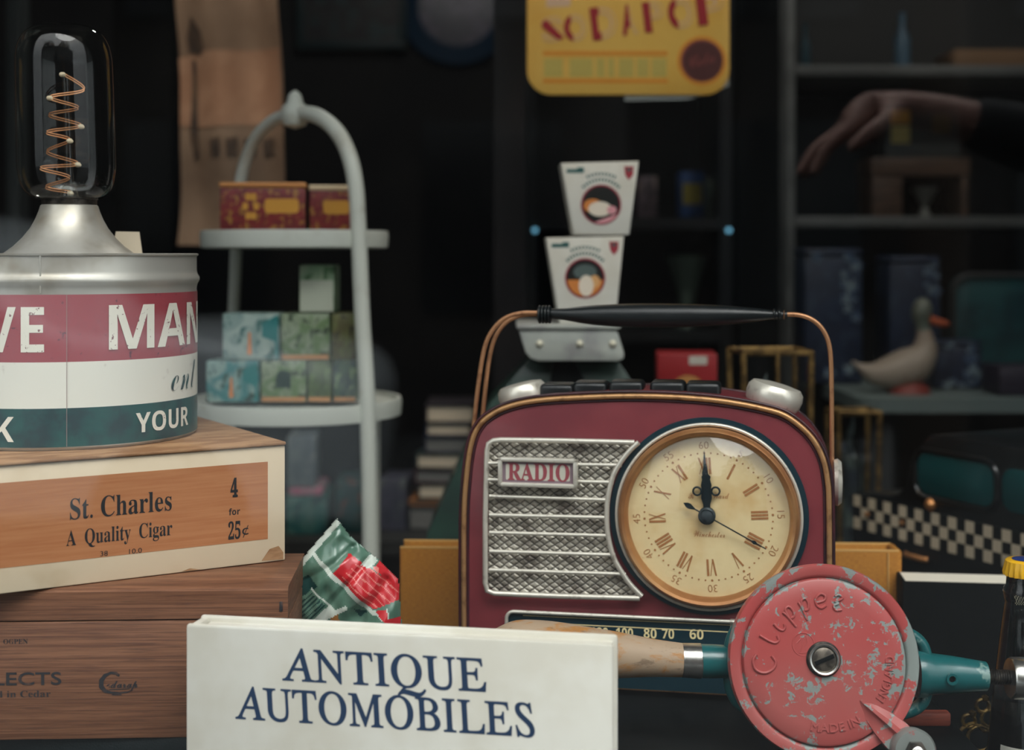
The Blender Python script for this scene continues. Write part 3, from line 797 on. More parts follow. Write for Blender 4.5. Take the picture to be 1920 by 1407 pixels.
    b.use(blackmat); b.xf = Matrix.Translation(o) @ Matrix.Rotation(R(-22), 4, 'Y'); b.box(-19 * k, 19 * k, -.0118, -.0106, -3.8 * k, 3.8 * k, .0002); b.xf = None
    b.v = [tilt @ v for v in b.v]
    b.build('hub_screw', t)
    # frame, behind the wheel
    yb = .0185
    def path(pts, y=yb): return [q(a, c, y) for a, c in pts]
    def rs(*a): return [x * k * (1 + yb / D) for x in a]
    b = MB().use(teal_paint)
    b.tube(path([(1312, 1240), (1335, 1240.5), (1362, 1241), (1400, 1242)]), rs(31, 31, 30, 30), 28)
    ax = [(1400, 1242), (1540, 1248), (1680, 1255)]
    b.tube(path(ax), rs(24, 20, 24), 20)
    for sgn in (-1, 1):
        b.tube(smoothline(path([(1366, 1250 + sgn * 8), (1372, 1248 + sgn * 48), (1392, 1248 + sgn * 76), (1440, 1250 + sgn * 84), (1640, 1258 + sgn * 84), (1700, 1262 + sgn * 74), (1728, 1264 + sgn * 56), (1738, 1266 + sgn * 30)]), 5), 12 * k, 14)
    b.tube(path([(1716, 1263), (1730, 1263.5), (1745, 1264), (1790, 1266), (1848, 1269)]), rs(44, 44, 38, 34, 27), 32)
    b.build('frame', t)
    b = MB().use(teal_paint).lathe([(11 * k, .002), (11 * k, -.0022), (6.5 * k, -.0022), (6 * k, .0)], 24, 'Y', tuple(q(1774, 1263, yb) + Vector((0, -35 * k * 1.0, 0))), cap=False)
    b.use(blackmat).lathe([(6.2 * k, -.001), (0, -.001)], 20, 'Y', tuple(q(1774, 1263, yb) + Vector((0, -35 * k, 0))), cap=False); b.build('oil_hole', t)
    thr = [14 if i % 2 else 12.5 for i in range(24)]
    b = MB().use(dark_iron).tube([q(1846 + 52 * i / 23, 1269 + 2 * i / 23, yb) for i in range(24)], rs(*thr), 20); b.build('spindle', t)
    b = MB().use(steel).tube(path([(1893, 1272), (1897, 1272.2), (1935, 1274), (1960, 1275), (1990, 1277)]), rs(36, 39, 39, 36, 20), 36); b.build('chuck', t)
    b = MB().use(steel).tube(path([(1277, 1238.5), (1279, 1238.5), (1313, 1240), (1315, 1240)]), rs(29, 31.5, 32.5, 31), 32); b.build('ferrule', t)
    hp_ = [(912, 1212), (918, 1213), (935, 1214), (965, 1216), (1010, 1219), (1056, 1222), (1110, 1226), (1160, 1229), (1220, 1234), (1279, 1238.5)]
    hr = [8, 24, 38, 51, 54, 52, 47, 42, 35, 31]
    p3 = smoothline(path(hp_), 4); r3 = [v.x * k * 1.018 for v in smoothline([Vector((a, 0, 0)) for a in hr], 4)]
    b = MB().use(drill_wood).tube(p3, r3, 36); b.build('handle', t)
drill()

# ------------------------------------------------------------------ right foreground
mustard = M('mustard_book_cloth', (186, 126, 40), .75, c2=(166, 104, 28), scale=260, stretch=(1, 1, 6), bump=.35, bscale=900)
mustard_edge = M('worn_cloth_edge', (206, 160, 92), .8)
def mustard_book():
    f = Fr(1220, 1.30, -2.0, DECK)
    t = thing('hardcover_book', 'mustard yellow cloth book standing behind the radio', 'book', f.loc, f.deg)
    xl = f(750, 1100)[0]; xr = f(1686, 1100)[0]; zt = f(1220, 1030)[1]
    b = MB().use(mustard).box(xl, xr, 0, .003, 0, zt, .001).box(xl, xr, .031, .034, 0, zt, .001)
    b.box(xr - .004, xr + .003, .0005, .0335, 0, zt + .0004, .0028, 3)
    b.use(mustard_edge).box(xl, xr, -.0002, .0028, zt - .0012, zt + .0006, .0005).box(xl, xr, .031, .0342, zt - .001, zt + .0006, .0005)
    b.use(mustard_edge).tube([(xr - .010, -.0004, .01), (xr - .010, -.0004, zt - .002)], .0008, 6)
    b.build('cover', t)
    MB().use(page).box(xl + .004, xr - .0045, .0031, .0309, .004, zt - .006).build('page_block', t)
mustard_book()
def black_book():
    f = Fr(1790, 1.25, -7, DECK)
    t = thing('hardcover_book', 'black book with pale gilt top edge standing beside the bottle', 'book', f.loc, f.deg)
    xl = f(1697, 1090)[0]; xr = f(1925, 1100)[0]; zt = f(1800, 1093)[1]
    b = MB().use(blackmat).box(xl, xr, 0, .002, 0, zt, .0007).box(xl, xr, .0375, .0395, 0, zt - .0006, .0007).box(xl - .002, xl + .001, 0, .0395, 0, zt, .0008); b.build('cover', t)
    MB().use(M('bright_page_edges', (240, 232, 214), .6)).box(xl + .001, xr - .001, .0021, .0374, .003, zt - .0004).build('page_block', t)
black_book()
def stick():
    D = 1.075; x0, z = (1600 - CX) / F * D, RISER
    x1 = (1781 - CX) / F * D
    b = MB().use(M('reddish_wood', (132, 62, 44), .5, c2=(96, 44, 34), scale=20, stretch=(1, 8, 10))).box(x0, x1, D - .004, D + .006, z, z + .0105, .002)
    tag(b.build('wooden_stick'), 'reddish wooden stick lying on the plinth behind the drill', 'stick')
stick()
bottle_glass, n, bs = newmat('dark_bottle_glass')
bs.inputs['Base Color'].default_value = (.55, .62, .62, 1); bs.inputs['Transmission Weight'].default_value = 1.0; bs.inputs['Roughness'].default_value = .02; bs.inputs['IOR'].default_value = 1.45
cap_yellow = M('yellow_cap_enamel', (226, 172, 30), .35, coat=.3)
def bottle():
    D = 1.08; k = D / F; o = P(1923, 480, D); z0 = DECK
    def z(py): return H - (py - HY) * k - z0
    t = thing('glass_bottle', 'dark glass bottle with yellow crown cap beside the drill chuck', 'bottle', (o.x, D, z0))
    prof = [(0, .001), (.026, 0), (.0295, .003), (.030, .02), (.030, .075), (.0295, z(1440)), (.0275, z(1400)), (.0245, z(1320)), (.0205, z(1230)), (.0170, z(1160)), (.0152, z(1128)), (.0160, z(1122)), (.0166, z(1112)), (.0160, z(1104)), (.0142, z(1098)), (.0136, z(1074)), (0, z(1074))]
    b = MB().use(bottle_glass).lathe(prof, 56); b.build('body', t)
    inner = [(0, .004), (.026, .005), (.0278, .02), (.0278, .075), (.0272, z(1440)), (.025, z(1400)), (.022, z(1330)), (0, z(1330))]
    b = MB().use(M('dark_cola', (20, 14, 12), .2)).lathe(inner, 48); b.build('contents', t)
    # crown cap with fluted skirt
    b = MB().use(cap_yellow); vs = []; fs = []; N = 84
    rows = [(.0158, z(1079), .0007), (.0162, z(1074), .0007), (.0155, z(1062), .0004), (.0148, z(1052), .0001), (.0135, z(1049.5), 0), (.0001, z(1048.5), 0)]
    for r_, zz, amp in rows:
        for i in range(N):
            a = 2 * math.pi * i / N; q = r_ + amp * math.cos(21 * a); vs.append((q * math.cos(a), q * math.sin(a), zz))
    for j in range(len(rows) - 1):
        for i in range(N): fs.append((j * N + i, j * N + (i + 1) % N, (j + 1) * N + (i + 1) % N, (j + 1) * N + i))
    b.add(vs, fs); b.use(M('cap_blue', (30, 50, 110), .4)).lathe([(.010, z(1048.6)), (.0095, z(1048)), (0, z(1047.8))], 36); b.build('crown_cap', t)
    b = MB().use(lab_white); vs = []; fs = []; N = 24
    for i in range(N + 1):
        a = R(-150 + 150 * i / N)
        for r_, zz in ((.0302, .02), (.0302, .072), (.0298, z(1440)), (.0283, z(1405)), (.0272, z(1385))): vs.append((r_ * math.cos(a), r_ * math.sin(a), zz))
    for i in range(N):
        for j in range(4): fs.append((i * 5 + j, (i + 1) * 5 + j, (i + 1) * 5 + j + 1, i * 5 + j + 1))
    b.add(vs, fs); b.build('label', t)
bottle()
def filigree():
    D = 1.13; c = P(1838, 1362, D)
    brassm = M('old_brass', (150, 122, 70), .35, .8, c2=(80, 64, 40), scale=120)
    b = MB().use(brassm)
    def ring(cx_, cz_, r_, rt=.0016, n_=24): b.tube([(cx_ + r_ * math.cos(2 * math.pi * i / n_), 0, cz_ + r_ * math.sin(2 * math.pi * i / n_)) for i in range(n_)], rt, 8, closed=True)
    b.box(-.016, .022, -.012, .012, DECK - c.z, DECK - c.z + .006, .002)
    b.tube([(0, 0, DECK - c.z + .005), (0, 0, -.02)], .004, 12)
    ring(0, -.010, .010); ring(.008, .006, .007); ring(-.009, .004, .005); ring(.002, .016, .005)
    b.tube(smoothline([Vector(v) for v in ((-.012, 0, -.02), (-.017, 0, -.006), (-.006, 0, .002), (.004, 0, -.004), (.012, 0, .004), (.016, 0, .016), (.012, 0, .026))], 5), .0016, 8)
    for a, e in ((-.014, -.014), (.004, .022), (.014, .010), (-.006, .010)): b.lathe([(0, -.003), (.0028, -.0015), (.003, 0), (.0028, .0015), (0, .003)], 12, at=(a, 0, e))
    tag(b.build('brass_ornament', loc=c), 'openwork brass ornament of scrolls standing behind the bottle', 'ornament')
filigree()

# ------------------------------------------------------------------ foil packet
def packet():
    f = Fr(640, 1.10, 4, RISER)
    t = thing('foil_packet', 'green foil snack packet with red label and barcode propped beside the cigar boxes', 'packet', f.loc, f.deg)
    G = M('packet_green', (78, 112, 96), .3, c2=(116, 142, 126), scale=40, lo=.45, hi=.8, coat=.4)
    Wt = M('packet_pale', (190, 198, 188), .35); Rd = M('packet_red', (190, 36, 44), .3, coat=.4); Dk = M('packet_dark_green', (24, 60, 58), .3, coat=.3)
    Pk = M('packet_pale_red', (214, 120, 112), .4); Or = M('packet_ochre', (142, 96, 46), .4)
    poly = [(632, 973), (655, 1004), (692, 1036), (712, 1052), (747, 1088), (753, 1170), (760, 1349), (560, 1349), (536, 1165), (533, 1087)]
    def inside(x, y, pl):
        c = False; n_ = len(pl)
        for i in range(n_):
            x1, y1 = pl[i]; x2, y2 = pl[(i + 1) % n_]
            if (y1 > y) != (y2 > y) and x < (x2 - x1) * (y - y1) / (y2 - y1) + x1: c = not c
        return c
    def dl(x, y, a, c):
        A_, C_ = Vector(a), Vector(c); p = Vector((x, y)); d = C_ - A_; u_ = max(0, min(1, (p - A_).dot(d) / d.length_squared)); return (p - A_ - d * u_).length
    redq = [(656, 1034), (760, 1108), (760, 1120), (722, 1130), (700, 1137), (626, 1069)]; redr = [(700, 1062), (712, 1052), (750, 1090), (750, 1106)]
    barq = [(586, 1095), (632, 1137), (600, 1172), (540, 1172), (541, 1150)]
    def zone(x, y):
        if dl(x, y, (632, 975), (533, 1089)) < 8: return Rd if (x - 632) * 112 + (y - 975) * 99 < -250 and y < 1015 else Wt
        if dl(x, y, (584, 1033), (702, 1145)) < 4: return Wt
        if inside(x, y, [(676, 1056), (698, 1036), (709, 1052), (690, 1062)]): return Wt
        if inside(x, y, redr): return Pk if dl(x, y, (688, 1054), (704, 1066)) < 7 else Rd
        if inside(x, y, redq):
            u_ = ((x - 640) * .69 - (y - 1050) * -.72)
            s_ = (x - 656) * -.68 + (y - 1034) * .73
            if 4 < (s_ % 11) < 6 and 20 < u_ < 120: return Pk
            return Rd
        if inside(x, y, barq):
            s_ = (x - 586) * .70 + (y - 1095) * .72; q_ = (x - 586) * -.68 + (y - 1095) * .73
            if q_ < 3 : return Wt
            if s_ > 46: return Wt
            return Dk if (int(s_ * 1.0) * 7919 % 13) < 6 and q_ > 6 else G
        if inside(x, y, [(601, 1152), (650, 1126), (655, 1134), (612, 1156)]): return Wt
        if inside(x, y, [(618, 1145), (634, 1139), (640, 1165), (624, 1165)]): return Or
        if inside(x, y, [(703, 1140), (725, 1138), (728, 1155), (750, 1156), (752, 1175), (735, 1175)]): return Rd
        if dl(x, y, (703, 1142), (740, 1172)) < 3 or dl(x, y, (725, 1140), (728, 1157)) < 3: return Wt
        if inside(x, y, [(664, 1134), (690, 1140), (676, 1152)]) or inside(x, y, [(578, 1075), (598, 1092), (570, 1112), (545, 1098)]): return Dk
        return G
    b = MB(); st = 2.4; idx = {}
    from mathutils import noise as NZ
    def height(x, y):
        h = .0045 * NZ.noise(Vector((x * .02, y * .02, 3))) + .0025 * NZ.noise(Vector((x * .05, y * .03, 9)))
        r1 = abs(NZ.noise(Vector((x * .013 + y * .012, y * .006, 1)))); h += .004 * (1 - min(1, r1 * 4))
        return h
    xs = int((770 - 528) / st); ys = int((1352 - 968) / st); front = []
    def vid(i, j, side):
        key = (i, j, side)
        if key not in idx:
            x, y = 528 + i * st, 968 + j * st; p = f(x, y); dpt = min(dl(x, y, poly[q_], poly[(q_ + 1) % len(poly)]) for q_ in range(len(poly))); th = .016 * min(1, dpt / 60) ** .6
            idx[key] = len(b.v); b.v.append(Vector((p[0], (-1 if side == 0 else 1) * th * (1 if side == 0 else .6) + height(x, y) * min(1, dpt / 12), max(0, p[1]))))
        return idx[key]
    cells = {(i, j) for i in range(xs) for j in range(ys) if inside(528 + (i + .5) * st, 968 + (j + .5) * st, poly)}
    edge = {}
    for (i, j) in cells:
        b.use(zone(528 + (i + .5) * st, 968 + (j + .5) * st))
        for side in (0, 1):
            b.f.append((vid(i, j, side), vid(i + 1, j, side), vid(i + 1, j + 1, side), vid(i, j + 1, side))); b.mi.append(b.c)
        for (di, dj, a, c) in ((-1, 0, (i, j), (i, j + 1)), (1, 0, (i + 1, j), (i + 1, j + 1)), (0, -1, (i, j), (i + 1, j)), (0, 1, (i, j + 1), (i + 1, j + 1))):
            if (i + di, j + dj) not in cells: b.f.append((vid(*a, 0), vid(*c, 0), vid(*c, 1), vid(*a, 1))); b.mi.append(b.c)
    b.build('bag', t, smooth=60)
packet()

# ------------------------------------------------------------------ things further back in the shop
def patt(name, c1, c2, c3, scale=60, rough=.45):
    m, n, b = newmat(name)
    co = n('TexCoord').outputs['Object']
    a = n.ramp(n.noise(scale, 3, .6, co, .5), .44, .54); c = n.ramp(n.noise(scale * 1.7, 2, .5, n.coords((1.3, .8, 1.1))), .54, .62)
    n.link(n.mix(c, n.mix(a, lin(c1), lin(c2)), lin(c3)), b.inputs['Base Color']); b.inputs['Roughness'].default_value = rough
    return m
white_enamel = M('white_enamel', (198, 202, 192), .45, c2=(170, 168, 154), scale=20, lo=.55, hi=.8)
def boxy(name, label, cat, px0, px1, py0, py1, D, dp, mats, yaw=0, group=None, lid=None, zbase=None, feat=None, r=.002):
    """a box whose front stands at depth D between the given sight lines; mats: body material, lid material"""
    f = Fr((px0 + px1) / 2, D, yaw, H - (py1 - HY) / F * D if zbase is None else zbase)
    t = thing(name, label, cat, f.loc, f.deg, group)
    x0 = f(px0, py1)[0]; x1 = f(px1, py1)[0]; z1 = f((px0 + px1) / 2, py0)[1]
    b = MB().use(mats[0]).box(x0, x1, 0, dp, 0, z1 - (lid or 0), r)
    if feat: feat(b, f, x0, x1, z1)
    b.build('body', t)
    if lid:
        MB().use(mats[1]).box(x0 - .001, x1 + .001, -.001, dp + .001, z1 - lid, z1, r).build('lid', t)
    return t

TR1 = H - (432 - HY) / F * 1.50      # top faces of the two trays
TR2 = H - (768 - HY) / F * 1.485
def stand():
    c = P(553, 480, 1.60); t = thing('tiered_stand', 'white arched two tier display stand holding red and green tins', 'stand', (c.x, c.y, DECK))
    def tray(z, r_):
        b = MB().use(white_enamel).lathe([(0, z - .004), (r_ - .004, z - .004), (r_ - .003, z + .001), (r_ + .001, z + .001), (r_ + .002, z - .004), (r_ + .001, z - .0175), (r_ - .004, z - .0185), (r_ - .005, z - .010), (0, z - .010)], 72)
        b.build('tray', t)
    z1, z2 = TR1 - DECK, TR2 - DECK
    tray(z1, .103); tray(z2, .118)
    d = Vector((.74, -.67, 0)).normalized()
    def pt(sd, rad_, z): v = d * sd * rad_; return Vector((v.x, v.y, z))
    top = H - (212 - HY) / F * 1.6 - DECK
    def side(sd, r0):
        pts = [pt(sd, .128, .0), pt(sd, .126, .12), pt(sd, .121, z2), pt(sd, .113, (z1 + z2) / 2), pt(sd, .107, z1), pt(sd, .102, z1 + .05), pt(sd, .090, z1 + .085), pt(sd, .068, top - .022), pt(sd, .036, top - .005), pt(sd, .0, top)]
        MB().use(white_enamel).tube(smoothline(pts, 6), r0, 14).build('arch_post', t)
    side(1, .0088); side(-1, .0070)
    for a in (.82,):
        v = Vector((math.cos(a), math.sin(a), 0)) * .121
        MB().use(white_enamel).tube([(v.x, v.y, 0), (v.x, v.y, z2 - .008)], .005, 10).build('rear_leg', t)
    MB().use(white_enamel).lathe([(0, top - .018), (.012, top - .014), (.017, top - .004), (.015, top + .006), (.009, top + .012), (.008, top + .018), (.006, top + .022), (0, top + .026)], 28).build('finial', t)
stand()
red_tin = patt('red_gold_tin', (120, 34, 34), (104, 26, 30), (150, 104, 44), 70); gold_lid = M('gilt_lid', (190, 128, 70), .4, .3); pale_lid = M('pale_gilt_lid', (220, 196, 160), .4, .2)
gilt = M('gilt_print', (196, 140, 50), .5)
def red_feat(pl, pr):
    def g(b, f, x0, x1, z1):
        w_ = x1 - x0; b.use(gilt).plate(rrect(x0 + w_ * pl, x0 + w_ * pr, z1 * .36, z1 * .66, .004), -.0004)
        if pl > .45:
            for i in range(6):
                a = i / 6 * 2 * math.pi; b.plate(rrect(x0 + w_ * .36 + .006 * math.cos(a) - .003, x0 + w_ * .36 + .006 * math.cos(a) + .003, z1 * .5 + .012 * math.sin(a) - .004, z1 * .5 + .012 * math.sin(a) + .004, .002), -.0006)
    return g
boxy('tea_tin', 'red tin with gilt lid on the upper tray, left of the pair', 'tin', 412, 573, 342, 431, 1.555, .085, (red_tin, gold_lid), 8, 'red tins on the upper tray', .006, TR1 + .001, red_feat(.52, .92))
boxy('tea_tin', 'red tin with pale gilt lid on the upper tray, right of the pair', 'tin', 580, 668, 347, 431, 1.57, .08, (red_tin, pale_lid), 6, 'red tins on the upper tray', .006, TR1 + .001, red_feat(.3, .85))
teal_tin = patt('teal_tin', (58, 120, 122), (130, 156, 150), (40, 70, 62), 40); pale_tin = patt('pale_teal_tin', (150, 168, 160), (122, 146, 140), (46, 96, 92), 34)
green_tin = patt('green_tin', (96, 120, 80), (132, 146, 120), (58, 74, 52), 44); olive_tin = patt('olive_tin', (84, 80, 48), (100, 104, 60), (56, 50, 32), 40)
pale_green = patt('pale_green_tin', (120, 150, 118), (140, 160, 130), (70, 110, 70), 30); orange_base = M('ochre_strip', (178, 128, 82), .5); dark_green = M('dark_green_print', (26, 52, 46), .5); teal_side = M('teal_print', (24, 116, 116), .45)
def strip_feat(arch=False, tealside=False, spot=None):
    def g(b, f, x0, x1, z1):
        w_ = x1 - x0
        if not tealside: b.use(orange_base).plate([(x0 + .001, .001), (x1 - .001, .001), (x1 - .001, .006), (x0 + .001, .006)], -.0004)
        if arch: b.use(dark_green).plate([(x0 + w_ * .34, z1 * .35), (x0 + w_ * .66, z1 * .35)] + arc(x0 + w_ * .5, z1 * .6, w_ * .16, 0, 180, 8), -.0004)
        if tealside:
            b.use(teal_side).plate([(x1 - w_ * .07, .001), (x1 - .001, .001), (x1 - .001, z1 - .001), (x1 - w_ * .3, z1 * .78), (x1 - w_ * .3, z1 * .5), (x1 - w_ * .07, z1 * .4)], -.0004)
            b.use(M('orange_figure', (204, 122, 60), .5)).plate([(x0 + w_ * .44, z1 * .12), (x0 + w_ * .52, z1 * .12), (x0 + w_ * .5, z1 * .6), (x0 + w_ * .46, z1 * .6)], -.0005)
    return g
zl = TR2 + .001; D2 = 1.545
z_up = H - (677 - HY) / F * D2 + .0006; z_top = H - (588 - HY) / F * D2 + .0012
G2 = 'tins on the lower tray'
boxy('tea_tin', 'teal tin with pale figures at the left end of the bottom row', 'tin', 386, 485, 677, 768, D2, .05, (teal_tin,), 0, G2, None, zl, strip_feat(tealside=True))
boxy('tea_tin', 'green tin with a dark arched doorway, beside the teal tin in the bottom row', 'tin', 489, 574, 677, 768, D2, .05, (green_tin,), 0, G2, None, zl, strip_feat(True))
boxy('tea_tin', 'plain olive green tin, third in the bottom row', 'tin', 577, 621, 677, 768, D2, .05, (patt('olive_green_tin', (82, 98, 62), (66, 80, 54), (96, 116, 74), 40),), 0, G2, None, zl, strip_feat())
boxy('tea_tin', 'dark green tin partly behind the white post in the bottom row', 'tin', 625, 668, 677, 768, D2, .05, (patt('dark_green_tin', (60, 84, 64), (36, 58, 52), (110, 132, 96), 40),), 0, G2, None, zl, strip_feat())
boxy('tea_tin', 'pale teal tin with figures stacked on the bottom row, left end', 'tin', 417, 523, 588, 677, D2, .05, (pale_tin,), 0, G2, None, z_up, strip_feat(tealside=True))
boxy('tea_tin', 'green tin with ochre base strip in the middle of the second row', 'tin', 527, 618, 588, 677, D2, .05, (green_tin,), 0, G2, None, z_up, strip_feat())
boxy('tea_tin', 'brown olive tin in the second row next to the white post', 'tin', 622, 667, 588, 677, D2, .05, (olive_tin,), 0, G2, None, z_up)
def half(b, f, x0, x1, z1):
    b.use(M('pale_print', (176, 182, 164), .5)).plate([(x0 + .001, .001), (x1 - .001, .001), (x1 - .001, z1 * .68), (x0 + .001, z1 * .68)], -.0004)
boxy('tea_tin', 'tall green and white tin topmost on the lower tray', 'tin', 561, 627, 497, 588, D2, .05, (pale_green,), 0, G2, None, z_top, half)

# ---- kitchen scale with the two tapered boxes
scale_green = M('scale_green_enamel', (38, 66, 56), .4, c2=(30, 52, 46), scale=10, coat=.2)
pan_metal = M('pale_scale_pan', (176, 180, 172), .4, c2=(150, 150, 148), scale=12)
rivet = M('pale_rivet', (214, 210, 190), .35, .3)
def kitchen_scale():
    f = Fr(1080, 1.50, 0, DECK)
    t = thing('kitchen_scale', 'green kitchen scale with riveted pale pan behind the radio', 'scale', f.loc, 0)
    zt = f(1080, 680)[1]
    b = MB().use(scale_green)
    secs = []
    for z_, xl, xr, yy in ((0, 786, 1290, .075), (.02, 788, 1288, .075), (f(0, 1010)[1], 798, 1280, .070), (f(0, 870)[1], 862, 1250, .062), (f(0, 760)[1], 920, 1215, .052), (f(0, 690)[1], 985, 1170, .042), (zt + .004, 1000, 1160, .036)):
        a = f(xl, 700)[0]; c = f(xr, 700)[0]; secs.append([(a, .085 - yy, z_), (c, .085 - yy, z_), (c, .085 + yy, z_), (a, .085 + yy, z_)])
    vs = [v for q in secs for v in q]; fs = [(i * 4 + j, i * 4 + (j + 1) % 4, i * 4 + 4 + (j + 1) % 4, i * 4 + 4 + j) for i in range(len(secs) - 1) for j in range(4)]
    fs += [(3, 2, 1, 0), tuple(len(vs) - 4 + j for j in range(4))]
    b.add(vs, fs)
    b.use(blackmat); x0, z0 = f(1040, 735); x1, z1 = f(1090, 684)
    b.prism([(f(1030, 738)[0], f(0, 738)[1]), (f(1108, 738)[0], f(0, 738)[1]), (f(1082, 684)[0], f(0, 684)[1]), (f(1040, 684)[0], f(0, 684)[1])], .030, .06)
    b.build('body', t)
    b = MB().use(pan_metal)
    o = [f(972, 618), f(1158, 618), f(1172, 664), f(1171, 674), f(1162, 679), f(1010, 679), f(995, 674), f(986, 664)][::-1]
    b.prism(o, .012, .15, .002)
    b.box(f(968, 600)[0], f(1165, 600)[0], .008, .155, f(0, 618)[1], f(0, 610)[1], .0015)
    b.build('pan', t)
    for px_ in (1012, 1087, 1149):
        x, z = f(px_, 645, .012); MB().use(rivet).lathe([(.0042, .0125), (.0036, .010), (.002, .0085), (0, .008)], 16, 'Y', (x, 0, z)).build('rivet', t)
    return f, t
SF, _ = kitchen_scale()
photo_mats = dict(bk=M('photo_black', (24, 26, 24), .4), og=M('photo_orange', (206, 128, 62), .4), wh=M('photo_white', (226, 214, 196), .4), rd=M('photo_red', (150, 40, 62), .4), pk=M('photo_pink', (214, 150, 156), .4), gr=M('photo_grey', (84, 98, 96), .4), te=M('print_teal', (44, 92, 90), .5), rr=M('print_red', (160, 50, 62), .5))
def taper(label, pts, cxy, rad_px, variant, zbase, D, yaw):
    f = Fr((pts[0][0] + pts[1][0]) / 2, D, yaw, zbase)
    t = thing('picture_box', label, 'box', f.loc, f.deg, 'tapered picture boxes on the scale')
    A_ = [f(*p) for p in pts]; A_[2] = (A_[2][0], 0); A_[3] = (A_[3][0], 0)
    b = MB().use(white_card).prism(A_, 0, .055, .0012)
    k = D / F; c = f(*cxy); pm = photo_mats
    def disc(r_, m, y): b.use(m).plate(arc(c[0], c[1], r_ * k, 0, 360, 32)[:-1], y)
    def seg(a0, a1, r_, m, y): b.use(m).plate(arc(c[0], c[1], r_ * k, a0, a1, 16), y)
    def blob(u, v, rx, rz, m, y): b.use(m).plate([(c[0] + (u + rx * math.cos(i * math.pi / 10)) * k, c[1] + (v + rz * math.sin(i * math.pi / 10)) * k) for i in range(20)], y)
    disc(rad_px, pm['rd'], -.0003); disc(rad_px - 3, pm['bk'], -.0005)
    if variant == 0:
        blob(-16, -2, 17, 13, pm['og'], -.0007); blob(-2, -8, 22, 14, pm['wh'], -.0009); seg(250, 330, rad_px - 3, pm['pk'], -.0008); blob(20, -10, 9, 8, pm['pk'], -.0011)
    else:
        blob(0, 12, 22, 14, pm['gr'], -.0007); seg(185, 355, rad_px - 4, pm['og'], -.0008); blob(2, -14, 14, 20, pm['wh'], -.0010); blob(18, -6, 10, 12, M('photo_tan', (216, 164, 108), .4), -.0009)
    # small printed marks, too blurred to read: a heading, two curved lines, a crest
    b.use(pm['te'])
    tl = Vector(A_[0]) + Vector((10 * k, -13 * k))
    b.plate(rrect(tl.x, tl.x + 33 * k, tl.y - 5 * k, tl.y + 2 * k, 2 * k, 2), -.0003); b.plate(rrect(tl.x + 20 * k, tl.x + 33 * k, tl.y - 3 * k, tl.y + 5 * k, 2 * k, 2), -.0004)
    for rr_, n_ in ((rad_px + 9, 13), (rad_px + 20, 9)):
        for i in range(n_):
            a = 90 + (i - (n_ - 1) / 2) * (7.5 if n_ > 10 else 6.5)
            p = Vector((math.cos(R(a)), math.sin(R(a)))); q_ = Vector((p.y, -p.x)); o = Vector(c) + p * rr_ * k
            b.plate([tuple(o + q_ * sx_ * 1.7 * k + p * sz_ * 3 * k) for sx_, sz_ in ((-1, -1), (1, -1), (1, 1), (-1, 1))], -.0003)
    tr = Vector(A_[1]) + Vector((-28 * k, -14 * k))
    b.use(pm['rr']).plate([tuple(tr + Vector(v) * k) for v in ((0, 4), (18, 4), (17, -12), (9, -22), (2, -12))], -.0003)
    b.use(pm['te']).plate([tuple(tr + Vector(v) * k) for v in ((4, 0), (14, 0), (12, -5), (6, -5))], -.0005)
    b.build('carton', t)
zP = SF(0, 610)[1] + DECK + .0004
D1 = 1.525
taper('tapered white box with a ginger and white animal photo, standing on the scale pan', [(1024, 446), (1170, 443), (1154, 600), (1050, 600)], (1097, 522), 38, 1, zP, D1, 1)
taper('tapered white box with a dark round animal photo, stacked on the lower tapered box', [(1052, 306), (1198, 302), (1180, 444), (1076, 444)], (1127, 384), 38, 0, H - (443 - HY) / F * D1 + .0016, D1 + .002, 1)

